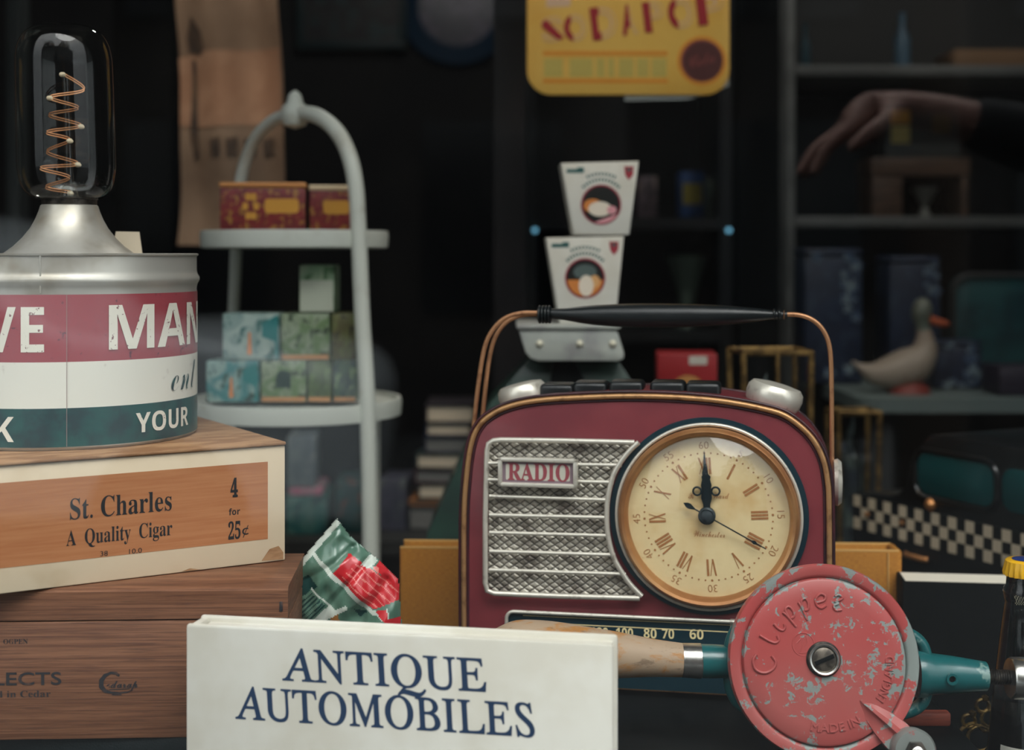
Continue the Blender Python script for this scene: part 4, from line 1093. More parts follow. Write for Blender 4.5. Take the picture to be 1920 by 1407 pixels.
# ---- hanging yellow sign
sign_yellow = M('sign_yellow', (222, 180, 86), .4, c2=(214, 164, 66), scale=6, lo=.4, hi=.7); sign_red = M('sign_red', (150, 28, 36), .45); sign_pale = M('sign_pale_lilac', (206, 172, 140), .5)
sign_orange = M('sign_orange', (214, 140, 36), .5); sign_sage = M('sign_sage', (186, 168, 84), .5); cola_brown = M('cola_brown', (78, 40, 38), .4); cola_edge = M('cola_edge', (130, 64, 60), .4)
def soda_sign():
    D = 1.78; f = Fr(1177, D, 0, H); k = D / F
    t = thing('tin_sign', 'yellow rounded SODA POP tin sign hanging in the dark shop', 'sign', f.loc, 0)
    x0 = f(988, 0)[0]; x1 = f(1368, 0)[0]; z0 = f(0, 178)[1]; z1 = f(0, -330)[1]
    b = MB().use(sign_yellow).prism(rrect(x0, x1, z0, z1, 46 * k, 10), 0, .003, .001)
    cells = [('S', 1016, 1056, 76, 34), ('O', 1057, 1100, 74, 30), ('D', 1108, 1156, 70, 16), ('A', 1164, 1194, 62, 12), ('P', 1206, 1246, 56, 6), ('O', 1252, 1300, 50, -2), ('P', 1306, 1358, 42, -10)]
    for ch, a, c, base, top in cells:
        xc = (f(a, 0)[0] + f(c, 0)[0]) / 2; zb_ = f(0, base)[1]; cap = f(0, top)[1] - zb_; wd = f(c, 0)[0] - f(a, 0)[0]
        rot = R(7)
        def fn(y):
            return lambda u, v, h: (xc + u * math.cos(rot) - v * math.sin(rot) + cap * .5 * math.sin(rot), y, zb_ + u * math.sin(rot) + v * math.cos(rot))
        b.use(sign_pale).text(ch, 'sans', fn(-.0004), width=wd, cap=cap, offset=.035)
        b.use(sign_yellow).text(ch, 'sans', fn(-.0007), width=wd * .93, cap=cap, offset=-.01)
        # the solid red left stroke of each letter
        vs, fs, gx0, gx1, gy0, gy1 = glyphs(ch, 'sans', .05)
        bm = bmesh.new(); bv = [bm.verts.new(v) for v in vs]
        for q in fs:
            try: bm.faces.new([bv[i] for i in q])
            except ValueError: pass
        if ch in 'OD' or ch == 'P': cut = gx0 + (gx1 - gx0) * .36
        elif ch == 'A': cut = gx0 + (gx1 - gx0) * .55
        else: cut = gx1
        bmesh.ops.bisect_plane(bm, geom=list(bm.verts) + list(bm.edges) + list(bm.faces), plane_co=(cut, 0, 0), plane_no=(1, 0, 0), clear_outer=True)
        bm.verts.index_update(); g = fn(-.001); ky = cap / CAP['sans']; kx = wd / (gx1 - gx0); ref = (gx0 + gx1) / 2
        if ch == 'S':
            b.use(sign_red).add([g(u * wd, v * cap, 0) for u, v in ((-.48, .80), (-.30, .98), (-.14, .86), (.30, .30), (.46, .10), (.34, -.02), (.12, .06), (-.46, .62))], [tuple(range(8))])
        else:
            b.use(sign_red).add([g((v.co.x - ref) * kx, v.co.y * ky, 0) for v in bm.verts], [[v.index for v in q.verts] for q in bm.faces])
        bm.free()
    for py_ in (100, 152):
        b.use(sign_orange).plate([f(1018, py_ + 4), f(1252, py_ + 4), f(1252, py_ - 4), f(1018, py_ - 4)], -.0004)
    for a, c in ((1020, 1055), (1068, 1112), (1118, 1134), (1140, 1152), (1160, 1188), (1194, 1216), (1222, 1250)):
        b.use(sign_sage).plate([f(a, 144), f(c, 144), f(c, 110), f(a, 110)], -.0003)
    c = f(1316, 114)
    b.use(sign_orange).plate(arc(c[0], c[1], 46 * k, 0, 360, 40)[:-1], -.0004)
    b.use(cola_edge).plate(arc(c[0], c[1], 40 * k, 0, 360, 40)[:-1], -.0007); b.use(cola_brown).plate(arc(c[0] + 1.5 * k, c[1] - 1 * k, 37 * k, 0, 360, 40)[:-1], -.0009)
    b.use(cola_edge).text('Cola', 'script', lambda u, v, h: (c[0] + u, -.0012, c[1] - 8 * k + v + u * .25), width=48 * k, cap=20 * k)
    # pale heading above the name, cut by the top of the picture
    b.use(sign_pale).plate([f(1024, 14), f(1070, 12), f(1070, -20), f(1024, -20)], -.0003)
    b.build('panel', t)
    for xx in (x0 + .03, x1 - .03): MB().use(dark_iron).tube([(xx, .0015, z1 - .002), (xx, .0015, 2.9 - H)], .0012, 6).build('hanging_wire', t)
    # white paper slip tucked behind the lower edge
    b = MB().use(M('white_paper_slip', (186, 190, 184), .6)).prism([f(1172, 188), f(1290, 186), f(1340, 172), f(1368, 160), f(1368, 120), f(1172, 120)], .005, .0056)
    b.v = [Vector((v.x + f.loc[0], v.y + D, v.z + H)) for v in b.v]
    s_ = tag(b.build('paper_slip'), 'white paper slip showing below the yellow sign', 'paper'); s_.parent = None
    s_.name = 'paper_slip'
soda_sign()

# ---- hanging brown sack cloth
def sack():
    D = 2.05; f = Fr(425, D, 0, H)
    burlap = M('brown_sackcloth', (150, 126, 104), .9, c2=(128, 104, 84), scale=8, lo=.35, hi=.7, bump=.3, bscale=300)
    pink = M('lit_tan_cloth', (178, 140, 112), .9, c2=(156, 118, 92), scale=9)  # warm lamplit band of the sack, put into the cloth colour
    ink = M('faded_black_print', (70, 58, 50), .9, c2=(104, 84, 66), scale=20, lo=.4, hi=.7)
    t = thing('cloth_sack', 'brown printed sackcloth hanging at the back behind the arched stand', 'sack', f.loc, 0)
    b = MB().use(burlap); nx, nz = 24, 30
    def srf(u, v, off=0):
        px_ = 332 + u * 196 + 6 * math.sin(v * 5); py_ = 460 - v * 560; x, z = f(px_, py_)
        return (x, .012 * math.sin(u * 9 + v * 2) + .008 * math.sin(v * 13) + off, z)
    vs = [srf(i / nx, j / nz, o) for o in (0, .006) for j in range(nz + 1) for i in range(nx + 1)]; q = nx + 1; m_ = q * (nz + 1)
    fs = []
    for j in range(nz):
        for i in range(nx):
            a = j * q + i; fs += [(a, a + 1, a + 1 + q, a + q), (a + m_, a + q + m_, a + 1 + q + m_, a + 1 + m_)]
    for i in range(nx): fs += [(i, i + m_, i + 1 + m_, i + 1), (nz * q + i, nz * q + i + 1, nz * q + i + 1 + m_, nz * q + i + m_)]
    for j in range(nz): fs += [(j * q, (j + 1) * q, (j + 1) * q + m_, j * q + m_), (j * q + nx, j * q + nx + m_, (j + 1) * q + nx + m_, (j + 1) * q + nx)]
    b.add(vs, fs)
    def patch(m, pts, n_=10, off=-.0015):
        # lay a coloured shape on the cloth: a row of strips that follow its folds
        b.use(m); P_ = [Vector(p) for p in pts]; bm = bmesh.new(); bm.faces.new([bm.verts.new((p.x, p.y, 0)) for p in P_])
        for i in range(1, n_ * 2):
            for co_, no in (((332 + 196 * i / (n_ * 2), 0, 0), (1, 0, 0)), ((0, -100 + 560 * i / (n_ * 2), 0), (0, 1, 0))):
                bmesh.ops.bisect_plane(bm, geom=list(bm.verts) + list(bm.edges) + list(bm.faces), plane_co=co_, plane_no=no)
        bm.verts.index_update()
        b.add([srf((v.co.x - 332) / 196, (460 - v.co.y) / 560, off) for v in bm.verts], [[v.index for v in g.verts] for g in bm.faces]); bm.free()
    patch(pink, [(330, 106), (380, 96), (524, 90), (524, 232), (378, 240), (332, 236)])
    patch(ink, [(352, 96), (350, 70), (362, 30), (380, 60), (384, 92), (372, 104)], off=-.003)
    patch(ink, [(356, 110), (364, 112), (368, 290), (358, 300), (350, 260)], off=-.003)
    for a in range(4): patch(ink, [(390 + a * 32, 262), (412 + a * 32, 258), (410 + a * 32, 290), (392 + a * 32, 292)], off=-.003)
    b.build('cloth', t)
    x0 = f(300, 0)[0]; x1 = f(560, 0)[0]; z = srf(.5, 1)[2]
    MB().use(dark_iron).tube([(x0, .003, z), (x1, .003, z)], .008, 10).build('rail', t)
    for xx in (x0 + .01, x1 - .01): MB().use(dark_iron).tube([(xx, .003, z), (xx, .003, 2.9 - H)], .002, 6).build('hanging_wire', t)
sack()

# ---- posts and the dark display cabinet behind the sign
post_wood = M('dark_post_paint', (30, 24, 26), .5, c2=(22, 18, 20), scale=10)
pale_post = M('grey_painted_post', (60, 66, 66), .6)
def post(label, px0, px1, D, m, name='wooden_post'):
    x0 = (px0 - CX) / F * D; x1 = (px1 - CX) / F * D
    tag(MB().use(m).box(x0, x1, D, D + .05, 0, 2.9, .003).build(name), label, 'post')
post('grey painted post at the far left edge behind the bulb', 10, 36, 2.3, pale_post)
post('broad black post behind the lamp, left of the brown sackcloth', 210, 322, 2.25, blackmat)
post('dark post right of the yellow sign beside the bookcase', 1385, 1462, 2.12, blackmat)
post('dark reddish post left of the tapered boxes', 925, 985, 2.13, post_wood)
cab_wood = M('dark_cabinet_wood', (24, 30, 32), .5, c2=(18, 22, 26), scale=8)
def cabinet():
    D = 2.5; x0 = (985 - CX) / F * D; x1 = (1372 - CX) / F * D
    t = thing('display_cabinet', 'dark open display cabinet between the two posts with blue lights', 'cabinet', ((x0 + x1) / 2, D, 0)); w_ = (x1 - x0) / 2
    for xx in (-w_, w_ - .02): MB().use(cab_wood).box(xx, xx + .02, 0, .30, 0, 2.2).build('side_panel', t)
    MB().use(cab_wood).box(-w_, w_, .28, .30, 0, 2.2).build('back_panel', t)
    for z_ in (.9, H - (620 - HY) / F * D - .02, H - (408 - HY) / F * D - .02, 2.18):
        MB().use(cab_wood).box(-w_ + .02, w_ - .02, .0, .28, z_, z_ + .02).build('shelf', t)
    led, n, bs = newmat('blue_led'); bs.inputs['Emission Color'].default_value = (.25, .7, 1, 1); bs.inputs['Emission Strength'].default_value = .8; bs.inputs['Base Color'].default_value = (.1, .3, .4, 1)
    for px_ in (1003, 1366):
        p = P(px_, 432, D); MB().use(led).lathe([(.004, 0), (.004, -.006), (0, -.008)], 16, 'Y', (p.x - (x0 + x1) / 2, -.001, p.z)).build('led_light', t)
cabinet()
SH1 = H - (408 - HY) / F * 2.5; SH2 = H - (620 - HY) / F * 2.5
def stripes(b, f, x0, x1, z1):
    b.use(M('yellow_print', (120, 110, 40), .5)).plate([(x0 + .004, z1 * .3), (x1 - .004, z1 * .3), (x1 - .004, z1 * .75), (x0 + .004, z1 * .75)], -.0005)
boxy('carton', 'small blue carton with yellow panel in the dark cabinet', 'carton', 1276, 1320, 322, 408, 2.58, .06, (M('deep_blue', (28, 62, 110), .5),), 0, None, None, SH1 + .001, stripes)
boxy('carton', 'small grey green carton beside the blue carton in the cabinet', 'carton', 1324, 1340, 330, 408, 2.57, .06, (patt('greygreen', (54, 72, 66), (40, 50, 48), (90, 104, 90), 30),), 0, None, None, SH1 + .001)
boxy('carton', 'pale pinkish carton just right of the upper tapered box', 'carton', 1196, 1232, 330, 408, 2.56, .06, (patt('dull_pink', (92, 80, 86), (60, 52, 58), (120, 104, 100), 20),), 0, None, None, SH1 + .001)
def vase():
    D = 2.6; p = P(1288, 620, D); k = D / F
    b = MB().use(M('pale_green_glaze', (120, 140, 126), .3)).lathe([(0, .0), (22 * k, 0), (20 * k, 8 * k), (12 * k, 20 * k), (14 * k, 40 * k), (26 * k, 90 * k), (38 * k, 128 * k), (40 * k, 134 * k), (34 * k, 134 * k), (22 * k, 90 * k), (0, 40 * k)], 36)
    tag(b.build('vase', loc=(p.x, D, SH2 + .001)), 'pale green flared vase in the dark cabinet above the radio handle', 'vase')
vase()

# ---- red tin and lanterns behind the radio, on crates
crate_m = M('dark_crate_wood', (34, 30, 28), .6, c2=(24, 22, 20), scale=12, stretch=(1, 6, 6))
def crate(label, px0, px1, D, dp, ztop):
    x0 = (px0 - CX) / F * D; x1 = (px1 - CX) / F * D
    t = thing('storage_crate', label, 'crate', ((x0 + x1) / 2, D, DECK)); w_ = (x1 - x0) / 2; h_ = ztop - DECK
    n_ = 4
    for side in ('front', 'back'):
        yy = 0 if side == 'front' else dp - .01
        for i in range(n_): MB().use(crate_m).box(-w_, w_, yy, yy + .01, h_ * i / n_ + .001, h_ * (i + 1) / n_ - .002, .001).build('slat', t)
    for xx in (-w_ + .001, w_ - .011): MB().use(crate_m).box(xx, xx + .01, .0101, dp - .0101, 0, h_ - .003, .001).build('end_panel', t)
    MB().use(crate_m).box(-w_ + .012, w_ - .012, .0101, dp - .0101, h_ - .012, h_ - .002).build('top_board', t)
RT = H - (742 - HY) / F * 1.72
crate('dark slatted crate holding the red tin behind the radio', 1190, 1366, 1.70, .16, RT - .002)
def redf(b, f, x0, x1, z1):
    b.use(white_card).plate([f(1292, 684), f(1326, 684), f(1326, 668), f(1292, 668)], -.0005)
    c = f(1290, 730); k = 1.72 / F
    b.use(M('ochre_print', (196, 140, 80), .5)).plate(arc(c[0], c[1] - 8 * k, 34 * k, 0, 180, 16), -.0005); b.use(orange_base).plate(arc(c[0], c[1] - 8 * k, 18 * k, 0, 180, 16), -.0008)
boxy('biscuit_tin', 'red tin with small white label standing on a crate behind the radio keys', 'tin', 1232, 1345, 664, 742, 1.72, .07, (M('red_tin_paint', (158, 40, 44), .4),), -4, None, None, RT - .003, redf)
def lantern(label, px0, px1, py0, D, leafy):
    f = Fr((px0 + px1) / 2, D, 6, DECK); t = thing('glass_lantern', label, 'lantern', f.loc, f.deg)
    x0 = f(px0, 900)[0]; x1 = f(px1, 900)[0]; z1 = f((px0 + px1) / 2, py0)[1]; dp = abs(x1 - x0) * .8; r_ = .0035
    gm = M('lantern_gold', (150, 120, 72), .4, .7, c2=(96, 76, 46), scale=60)
    MB().use(gm).box(x0, x1, 0, dp, 0, .008, .002).build('base', t)
    for xx in (x0, x1):
        for yy in (0, dp): MB().use(gm).tube([(xx + (.004 if xx == x0 else -.004), yy + (.004 if yy == 0 else -.004), .006), (xx + (.012 if xx == x0 else -.012) * 0, yy, z1)], r_, 8).build('upright', t)
    b = MB().use(gm)
    b.tube([(x0, 0, z1), (x1, 0, z1), (x1, dp, z1), (x0, dp, z1)], r_, 8, closed=True); b.build('top_rim', t)
    if not leafy: MB().use(gm).tube([((x0 + x1) / 2, 0, z1), ((x0 + x1) / 2 + .004, 0, .006)], r_ * .7, 8).build('glazing_bar', t)
    b = MB().use(clear_glass); b.box(x0 + .004, x1 - .004, .004, .0055, .008, z1 - .003); b.build('front_pane', t)
    lm = M('dark_dried_leaves', (52, 60, 72), .6, c2=(84, 96, 92), scale=30); random.seed(len(label)); b = MB().use(lm)
    for i in range(26 if leafy else 16):
        cx_ = random.uniform(x0 + .012, x1 - .012); cy_ = random.uniform(.015, dp - .012); cz_ = random.uniform(.02, z1 - .03); a = random.uniform(0, 6.28); L_ = random.uniform(.02, .04)
        d = Vector((math.cos(a) * .3, math.sin(a) * .3, random.uniform(.2, 1))).normalized() * L_; s_ = d.orthogonal().normalized() * L_ * .28; o = Vector((cx_, cy_, cz_))
        pts = [o, o + d * .4 + s_, o + d, o + d * .4 - s_]
        pts = [Vector((max(x0 + .007, min(x1 - .007, p.x)), max(.008, min(dp - .006, p.y)), max(.009, min(z1 - .006, p.z)))) for p in pts]
        b.add(pts, [(0, 1, 2, 3)]); b.tube([o - Vector((0, 0, min(.05, o.z - .009))), o, o + d * .8], .0012, 5)
    b.build('dried_leaves', t)
lantern('gold framed glass lantern just behind the right top knob of the radio', 1394, 1522, 662, 1.52, False)
lantern('tall gold framed lantern full of dark leaves right of the radio', 1572, 1650, 775, 1.80, True)

# ---- right: bookcase, side table and what stands on them
shelf_m = M('grey_shelf_paint', (104, 106, 104), .55, c2=(86, 88, 86), scale=10, stretch=(.4, 1, 1)); case_m = M('dark_bookcase_paint', (40, 42, 42), .6)
BD = 2.45
S1 = H - (122 - HY) / F * BD; S2 = H - (406 - HY) / F * BD
def bookcase():
    x0 = (1474 - CX) / F * BD; x1 = (2060 - CX) / F * BD
    t = thing('bookcase', 'dark bookcase with grey shelf edges at the right', 'bookcase', (x0, BD, 0)); w_ = x1 - x0
    MB().use(shelf_m).box(0, .016, 0, .32, 0, 2.3, .002).build('side_panel', t); MB().use(case_m).box(w_ - .016, w_, 0, .32, 0, 2.3).build('side_panel', t)
    MB().use(case_m).box(.016, w_ - .016, .30, .32, 0, 2.3).build('back_panel', t)
    for z_ in (S1, S2, 2.2, .5): MB().use(shelf_m).box(.016, w_ - .016, 0, .30, z_ - .018, z_, .002).build('shelf', t)
bookcase()
wood_b = M('small_chest_wood', (92, 70, 54), .55, c2=(70, 52, 40), scale=16, stretch=(1, 8, 8))
def chest():
    f = Fr(1725, 2.52, 0, S2 + .001); t = thing('wooden_niche_box', 'small open fronted wooden box on the bookcase shelf, pale shape inside', 'box', f.loc, 0)
    x0 = f(1636, 300)[0]; x1 = f(1815, 300)[0]; z1 = f(1725, 296)[1]; zl_ = f(1725, 330)[1]; xm = f(1692, 300)[0]; xr_ = f(1803, 300)[0]
    MB().use(wood_b).box(x0 - .003, x1 + .003, -.004, .12, zl_, z1, .003).build('top', t)
    MB().use(wood_b).box(x0, xm, 0, .116, 0, zl_ - .0005, .001).build('side_panel', t); MB().use(wood_b).box(xr_, x1, 0, .116, 0, zl_ - .0005, .001).build('side_panel', t)
    MB().use(blackmat).box(xm + .0005, xr_ - .0005, .10, .116, 0, zl_ - .001).build('back_panel', t)
    MB().use(M('dull_silver_cup', (120, 122, 116), .4)).lathe([(.012, 0), (.010, .006), (.005, .02), (.014, .035), (.026, .055), (.024, .056), (0, .040)], 32, at=((xm + xr_) / 2, .045, 0)).build('inner_cup', t)
chest()
def tealight(b, f, x0, x1, z1):
    y = M('yellow_label', (206, 150, 50), .5); p = M('pale_yellow_label', (216, 196, 120), .5)
    b.use(y).plate([f(1669, 232), f(1706, 232), f(1706, 206), f(1669, 206)], -.0006); b.use(p).plate([f(1671, 268), f(1706, 268), f(1706, 236), f(1671, 236)], -.0006)
    b.use(M('dull_olive_label', (84, 72, 46), .5)).plate([f(1748, 250), f(1782, 250), f(1782, 214), f(1748, 214)], -.0006)
boxy('carton', 'dark carton with bright yellow label on top of the wooden niche box', 'carton', 1660, 1800, 202, 296, 2.55, .07, (M('dark_slate_carton', (52, 58, 58), .6),), 0, None, None, H - (296 - HY) / F * 2.52 + .001, tealight)
boxy('carton', 'brown cardboard carton on the top bookcase shelf', 'carton', 1790, 1960, 92, 128, 2.5, .12, (M('brown_carton', (120, 92, 66), .8),), 0, None, None, S1 + .001)
def bluebottle(label, px_, py0, w_px, col):
    D = 2.53; k = D / F; z1 = H - (py0 - HY) * k - S1
    b = MB().use(M('glaze_' + str(px_), col, .3)).lathe([(0, 0), (w_px * k, .001), (w_px * k, z1 * .55), (w_px * .4 * k, z1 * .75), (w_px * .4 * k, z1), (0, z1)], 28)
    tag(b.build('bottle', loc=((px_ - CX) / F * D, D + .03, S1 + .001)), label, 'bottle')
bluebottle('pale blue bottle on the top bookcase shelf, above the wooden niche box', 1700, 20, 15, (84, 110, 128))
bluebottle('slim dark teal bottle near the left end of the top bookcase shelf', 1516, 40, 10, (48, 74, 84))
TZ = H - (746 - HY) / F * 2.0
def side_table(name, label, x0, x1, y0, y1, ztop, m, edge=.02):
    t = thing(name, label, 'table', ((x0 + x1) / 2, y0, 0)); w_ = (x1 - x0) / 2
    MB().use(m).prism(rrect(-w_, w_, 0, y1 - y0, .03, 5), ztop - edge, ztop, .003)
    b = MB().use(m); o = rrect(-w_, w_, 0, y1 - y0, .03, 5); n_ = len(o)
    b.add([(x, y, z) for z in (ztop - edge, ztop) for x, y in o], [tuple(range(n_)), tuple(range(n_, 2 * n_))] + [(i, (i + 1) % n_, n_ + (i + 1) % n_, n_ + i) for i in range(n_)])
    b.build('tabletop', t)
    for sx_ in (-1, 1):
        for yy in (.03, y1 - y0 - .06): MB().use(case_m).box(sx_ * (w_ - .04) - .015, sx_ * (w_ - .04) + .015, yy, yy + .03, 0, ztop - edge).build('leg', t)
side_table('side_table', 'grey painted side table under the duck ornament', .485, 1.15, 1.985, 2.42, TZ, M('grey_green_table', (92, 104, 102), .5))
def duck():
    D = 2.07; k = D / F; ox, oz = P(1680, 480, D).x, TZ
    def p(px_, py_, y=0): return Vector(((px_ - 1680) * k, y, H - (py_ - HY) * k - oz))
    t = thing('duck_ornament', 'pale carved duck ornament with orange beak on the grey table', 'ornament', (ox, D, oz))
    body = M('duck_pale_wood', (142, 130, 116), .55, c2=(122, 92, 70), scale=14, lo=.5, hi=.75); green = M('duck_head_green', (60, 84, 76), .5, c2=(100, 104, 92), scale=20)
    pts = [p(1598, 678), p(1612, 688), p(1640, 700), p(1676, 698), p(1712, 684), p(1732, 660), p(1734, 632)]; r_ = [2, 7, 22, 34, 36, 26, 16]
    sp_ = smoothline(pts, 6); rr_ = [v.x * k for v in smoothline([Vector((a, 0, 0)) for a in r_], 6)]
    n0 = len(sp_)
    neck = smoothline([p(1734, 632), p(1730, 610), p(1728, 590), p(1732, 572), p(1738, 562)], 6); nr = [v.x * k for v in smoothline([Vector((a, 0, 0)) for a in (16, 13, 18, 17, 6)], 6)]
    b = MB().use(body).tube(sp_ + neck[1:], rr_ + nr[1:], 28)
    cut = (n0 + 4) * 28; gi = len(b.mats); b.use(green)
    for i, fc in enumerate(b.f):
        if min(fc) >= cut - 28: b.mi[i] = b.c
    b.build('body', t, smooth=80)
    MB().use(M('duck_beak_orange', (172, 84, 52), .5)).tube([p(1740, 598), p(1756, 604), p(1774, 608), p(1780, 608)], [9 * k, 8 * k, 6 * k, 2 * k], 14).build('beak', t)
    MB().use(M('duck_base_red', (112, 44, 36), .6)).lathe([(0, 0), (40 * k, 0), (36 * k, 12 * k), (20 * k, 24 * k), (0, 24 * k)], 28, at=tuple(p(1704, 700) - Vector((0, 0, p(1704, 700).z)))).build('base', t)
duck()
delft = patt('blue_white_glaze', (26, 36, 56), (30, 42, 64), (40, 52, 70), 18); bloom = M('pale_blue_bloom', (112, 126, 132), .4, c2=(60, 78, 104), scale=60)
def bloomf(seed, side):
    def g(b, f, x0, x1, z1):
        rnd = random.Random(seed); b.use(bloom); w_ = x1 - x0
        for i in range(16):
            u = rnd.uniform(.68, .93) if side and i < 11 else rnd.uniform(.1, .9); v = rnd.uniform(.08, .95) if side and i < 11 else rnd.choice((rnd.uniform(.06, .16), rnd.uniform(.86, .94)))
            r_ = w_ * rnd.uniform(.05, .10); n_ = 10
            b.plate([(x0 + u * w_ + r_ * (1 + .35 * math.cos(5 * a)) * math.cos(a), z1 * v + r_ * (1 + .35 * math.cos(5 * a)) * math.sin(a)) for a in [2 * math.pi * j / 20 for j in range(20)]], -.0005 - i * .00004)
    return g
boxy('ceramic_jar', 'tall blue floral jar at the left end of the grey table', 'jar', 1508, 1618, 466, 718, 2.20, .09, (delft, delft), 0, 'blue floral jars on the grey table', .012, TZ + .001, bloomf(3, True), .006)
boxy('ceramic_jar', 'tall blue floral jar behind the duck on the grey table', 'jar', 1668, 1764, 480, 716, 2.22, .09, (delft, delft), 0, 'blue floral jars on the grey table', .012, TZ + .001, bloomf(5, True), .006)
boxy('ceramic_jar', 'short blue floral jar right of the duck on the grey table', 'jar', 1752, 1842, 640, 738, 2.12, .07, (delft, delft), 0, 'blue floral jars on the grey table', .008, TZ + .001, bloomf(8, True), .005)
boxy('carton', 'dark purple carton at the right end of the grey table', 'carton', 1874, 1990, 688, 752, 2.02, .08, (M('dark_purple_carton', (36, 30, 44), .5),), 0, None, None, TZ + .001)
def tray():
    D = 2.36; f = Fr(1856, D, 0, TZ + .001); t = thing('serving_tray', 'dark teal tray standing upright at the back of the grey table', 'tray', f.loc, 0)
    x0 = f(1782, 500)[0]; x1 = f(1990, 500)[0]; z1 = f(0, 512)[1]
    MB().use(M('tray_teal', (34, 82, 84), .4, c2=(22, 56, 62), scale=10)).prism(rrect(x0, x1, 0, z1, .03), 0, .008, .002).build('panel', t)
    MB().use(case_m).tube([(x, -.002, z) for x, z in rrect(x0 + .004, x1 - .004, .005, z1 - .004, .028)], .005, 8, closed=True).build('rim', t)
tray()

# ---- toy taxi
def taxi():
    f = Fr(1596, 1.66, -64, DECK)
    t = thing('toy_taxi', 'large black toy taxi with chequered band and teal windows, right of the radio', 'toy car', f.loc, f.deg)
    bk = M('taxi_black', (18, 20, 22), .3, coat=.4); tw = M('taxi_teal_window', (18, 72, 74), .25, coat=.4); ck = M('taxi_cream', (206, 190, 164), .5); br = M('taxi_brass', (214, 150, 96), .35, .7)
    Wd = .15; L_ = .40
    prof = [(0, .05), (0, .125), (.006, .168), (.02, .182), (.080, .190), (.096, .226), (.118, .252), (.15, .262), (.33, .262), (.36, .250), (.378, .19), (L_, .18), (L_, .05)]
    MB().use(bk).prism([(p.x, p.y) for p in smoothline([Vector(p) for p in prof[:-1]], 3)] + [(L_, .05)], 0, Wd, .006).build('body', t)
    o = rrect(.112, .225, .196, .240, .014); MB().use(tw).prism(o, -.0012, .002, .0008).build('window', t)
    o = rrect(.236, .345, .196, .240, .014); MB().use(tw).prism(o, -.0012, .002, .0008).build('window', t)
    MB().use(bk).tube([(x, -.001, z) for x, z in rrect(.108, .229, .192, .244, .017)], .003, 8, closed=True).build('window_frame', t)
    b = MB().use(bk).box(.004, L_ - .004, -.0010, .001, .138, .178); c_ = .0128; b.use(ck)
    for i in range(30):
        for j in range(3):
            if (i + j) % 2 == 0 and .006 + i * c_ + c_ < L_ - .004: b.plate([(.006 + i * c_, .139 + j * c_), (.006 + i * c_ + c_, .139 + j * c_), (.006 + i * c_ + c_, .139 + j * c_ + c_), (.006 + i * c_, .139 + j * c_ + c_)], -.0014)
    b.build('chequered_band', t)
    for xx in (.075, .325):
        for yy in (-.004, Wd - .016): MB().use(blackmat).lathe([(0, 0), (.030, 0), (.034, .004), (.034, .016), (.030, .020), (0, .020)], 36, 'Y', (xx, yy, .034)).build('wheel', t)
    MB().use(br).tube([(.098, -.005, .126), (.103, -.009, .126), (.128, -.009, .126), (.133, -.005, .126)], .0032, 10).build('door_handle', t)
    MB().use(br).lathe([(.006, .001), (.007, -.004), (.004, -.008), (0, -.009)], 20, 'Y', (.135, 0, .186)).build('lamp', t)
    for xx in (.03, .088): MB().use(br).lathe([(.003, .001), (.003, -.003), (0, -.004)], 14, 'Y', (xx, 0, .158)).build('brass_stud', t)
taxi()

# ---- left background: table with piled books and cartons
TL = H - (1006 - HY) / F * 2.16
side_table('display_table', 'dark display table behind the arched stand and the radio', -.50, -.035, 2.12, 2.46, TL, case_m)
def pile():
    cols = [((30, 44, 70), 'navy'), ((60, 26, 34), 'dark red'), ((26, 34, 40), 'black'), ((40, 58, 58), 'dark teal'), ((24, 30, 52), 'ink blue'), ((44, 40, 46), 'charcoal'), ((150, 100, 54), 'ochre'), ((30, 40, 40), 'grey green')]
    ords = ['lowest', 'second from the bottom', 'third from the bottom', 'fourth from the bottom', 'fourth from the top', 'third from the top', 'second from the top', 'topmost']
    order = [2, 6, 7, 1, 3, 4, 0, 5]; z = TL + .0005; rnd = random.Random(4)
    hs = [.038, .010, .024, .022, .024, .026, .020, .028]
    for i, ci in enumerate(order):
        h_ = hs[i]; c, nm = cols[ci]; D = 2.2; k = D / F
        x0 = (768 + rnd.uniform(-8, 8) + i * 4 - CX) * k; x1 = (886 + rnd.uniform(-6, 6) - CX) * k; w_ = (x1 - x0) / 2
        t = thing('hardcover_book', '%s book in the pile left of the radio, %s' % (nm, ords[i]), 'book', ((x0 + x1) / 2, D, z), rnd.uniform(-9, 2), 'piled books on the display table')
        m = M('book_' + nm.replace(' ', '_'), c, .55)
        MB().use(m).box(-w_, w_, 0, .13, 0, .0025, .0006).box(-w_, w_, 0, .13, h_ - .0025, h_, .0006).box(-w_, -w_ + .003, 0, .13, .001, h_ - .001, .0006).build('cover', t)
        MB().use(page if i in (2, 4, 6, 7) else M('grey_page_edges', (110, 112, 110), .8)).box(-w_ + .0032, w_ - .003, .004, .127, .0026, h_ - .0026).build('page_block', t)
        z += h_ + .0004
pile()
pb = patt('pale_blue_carton', (116, 130, 134), (96, 110, 120), (140, 150, 150), 14); tc = patt('teal_carton', (40, 92, 90), (80, 118, 112), (24, 60, 64), 26); dt = patt('dark_teal_carton', (18, 52, 54), (26, 66, 66), (92, 62, 56), 24)
boxy('carton', 'dark teal carton on the display table just left of the white post', 'carton', 630, 690, 905, 1006, 2.18, .12, (dt,), 3, 'cartons on the display table', None, TL + .0005)
boxy('carton', 'teal patterned carton on the display table, right of the cream cigar box', 'carton', 536, 612, 932, 1006, 2.17, .12, (tc,), 2, 'cartons on the display table', None, TL + .0005)
tz = H - (932 - HY) / F * 2.17 + .001
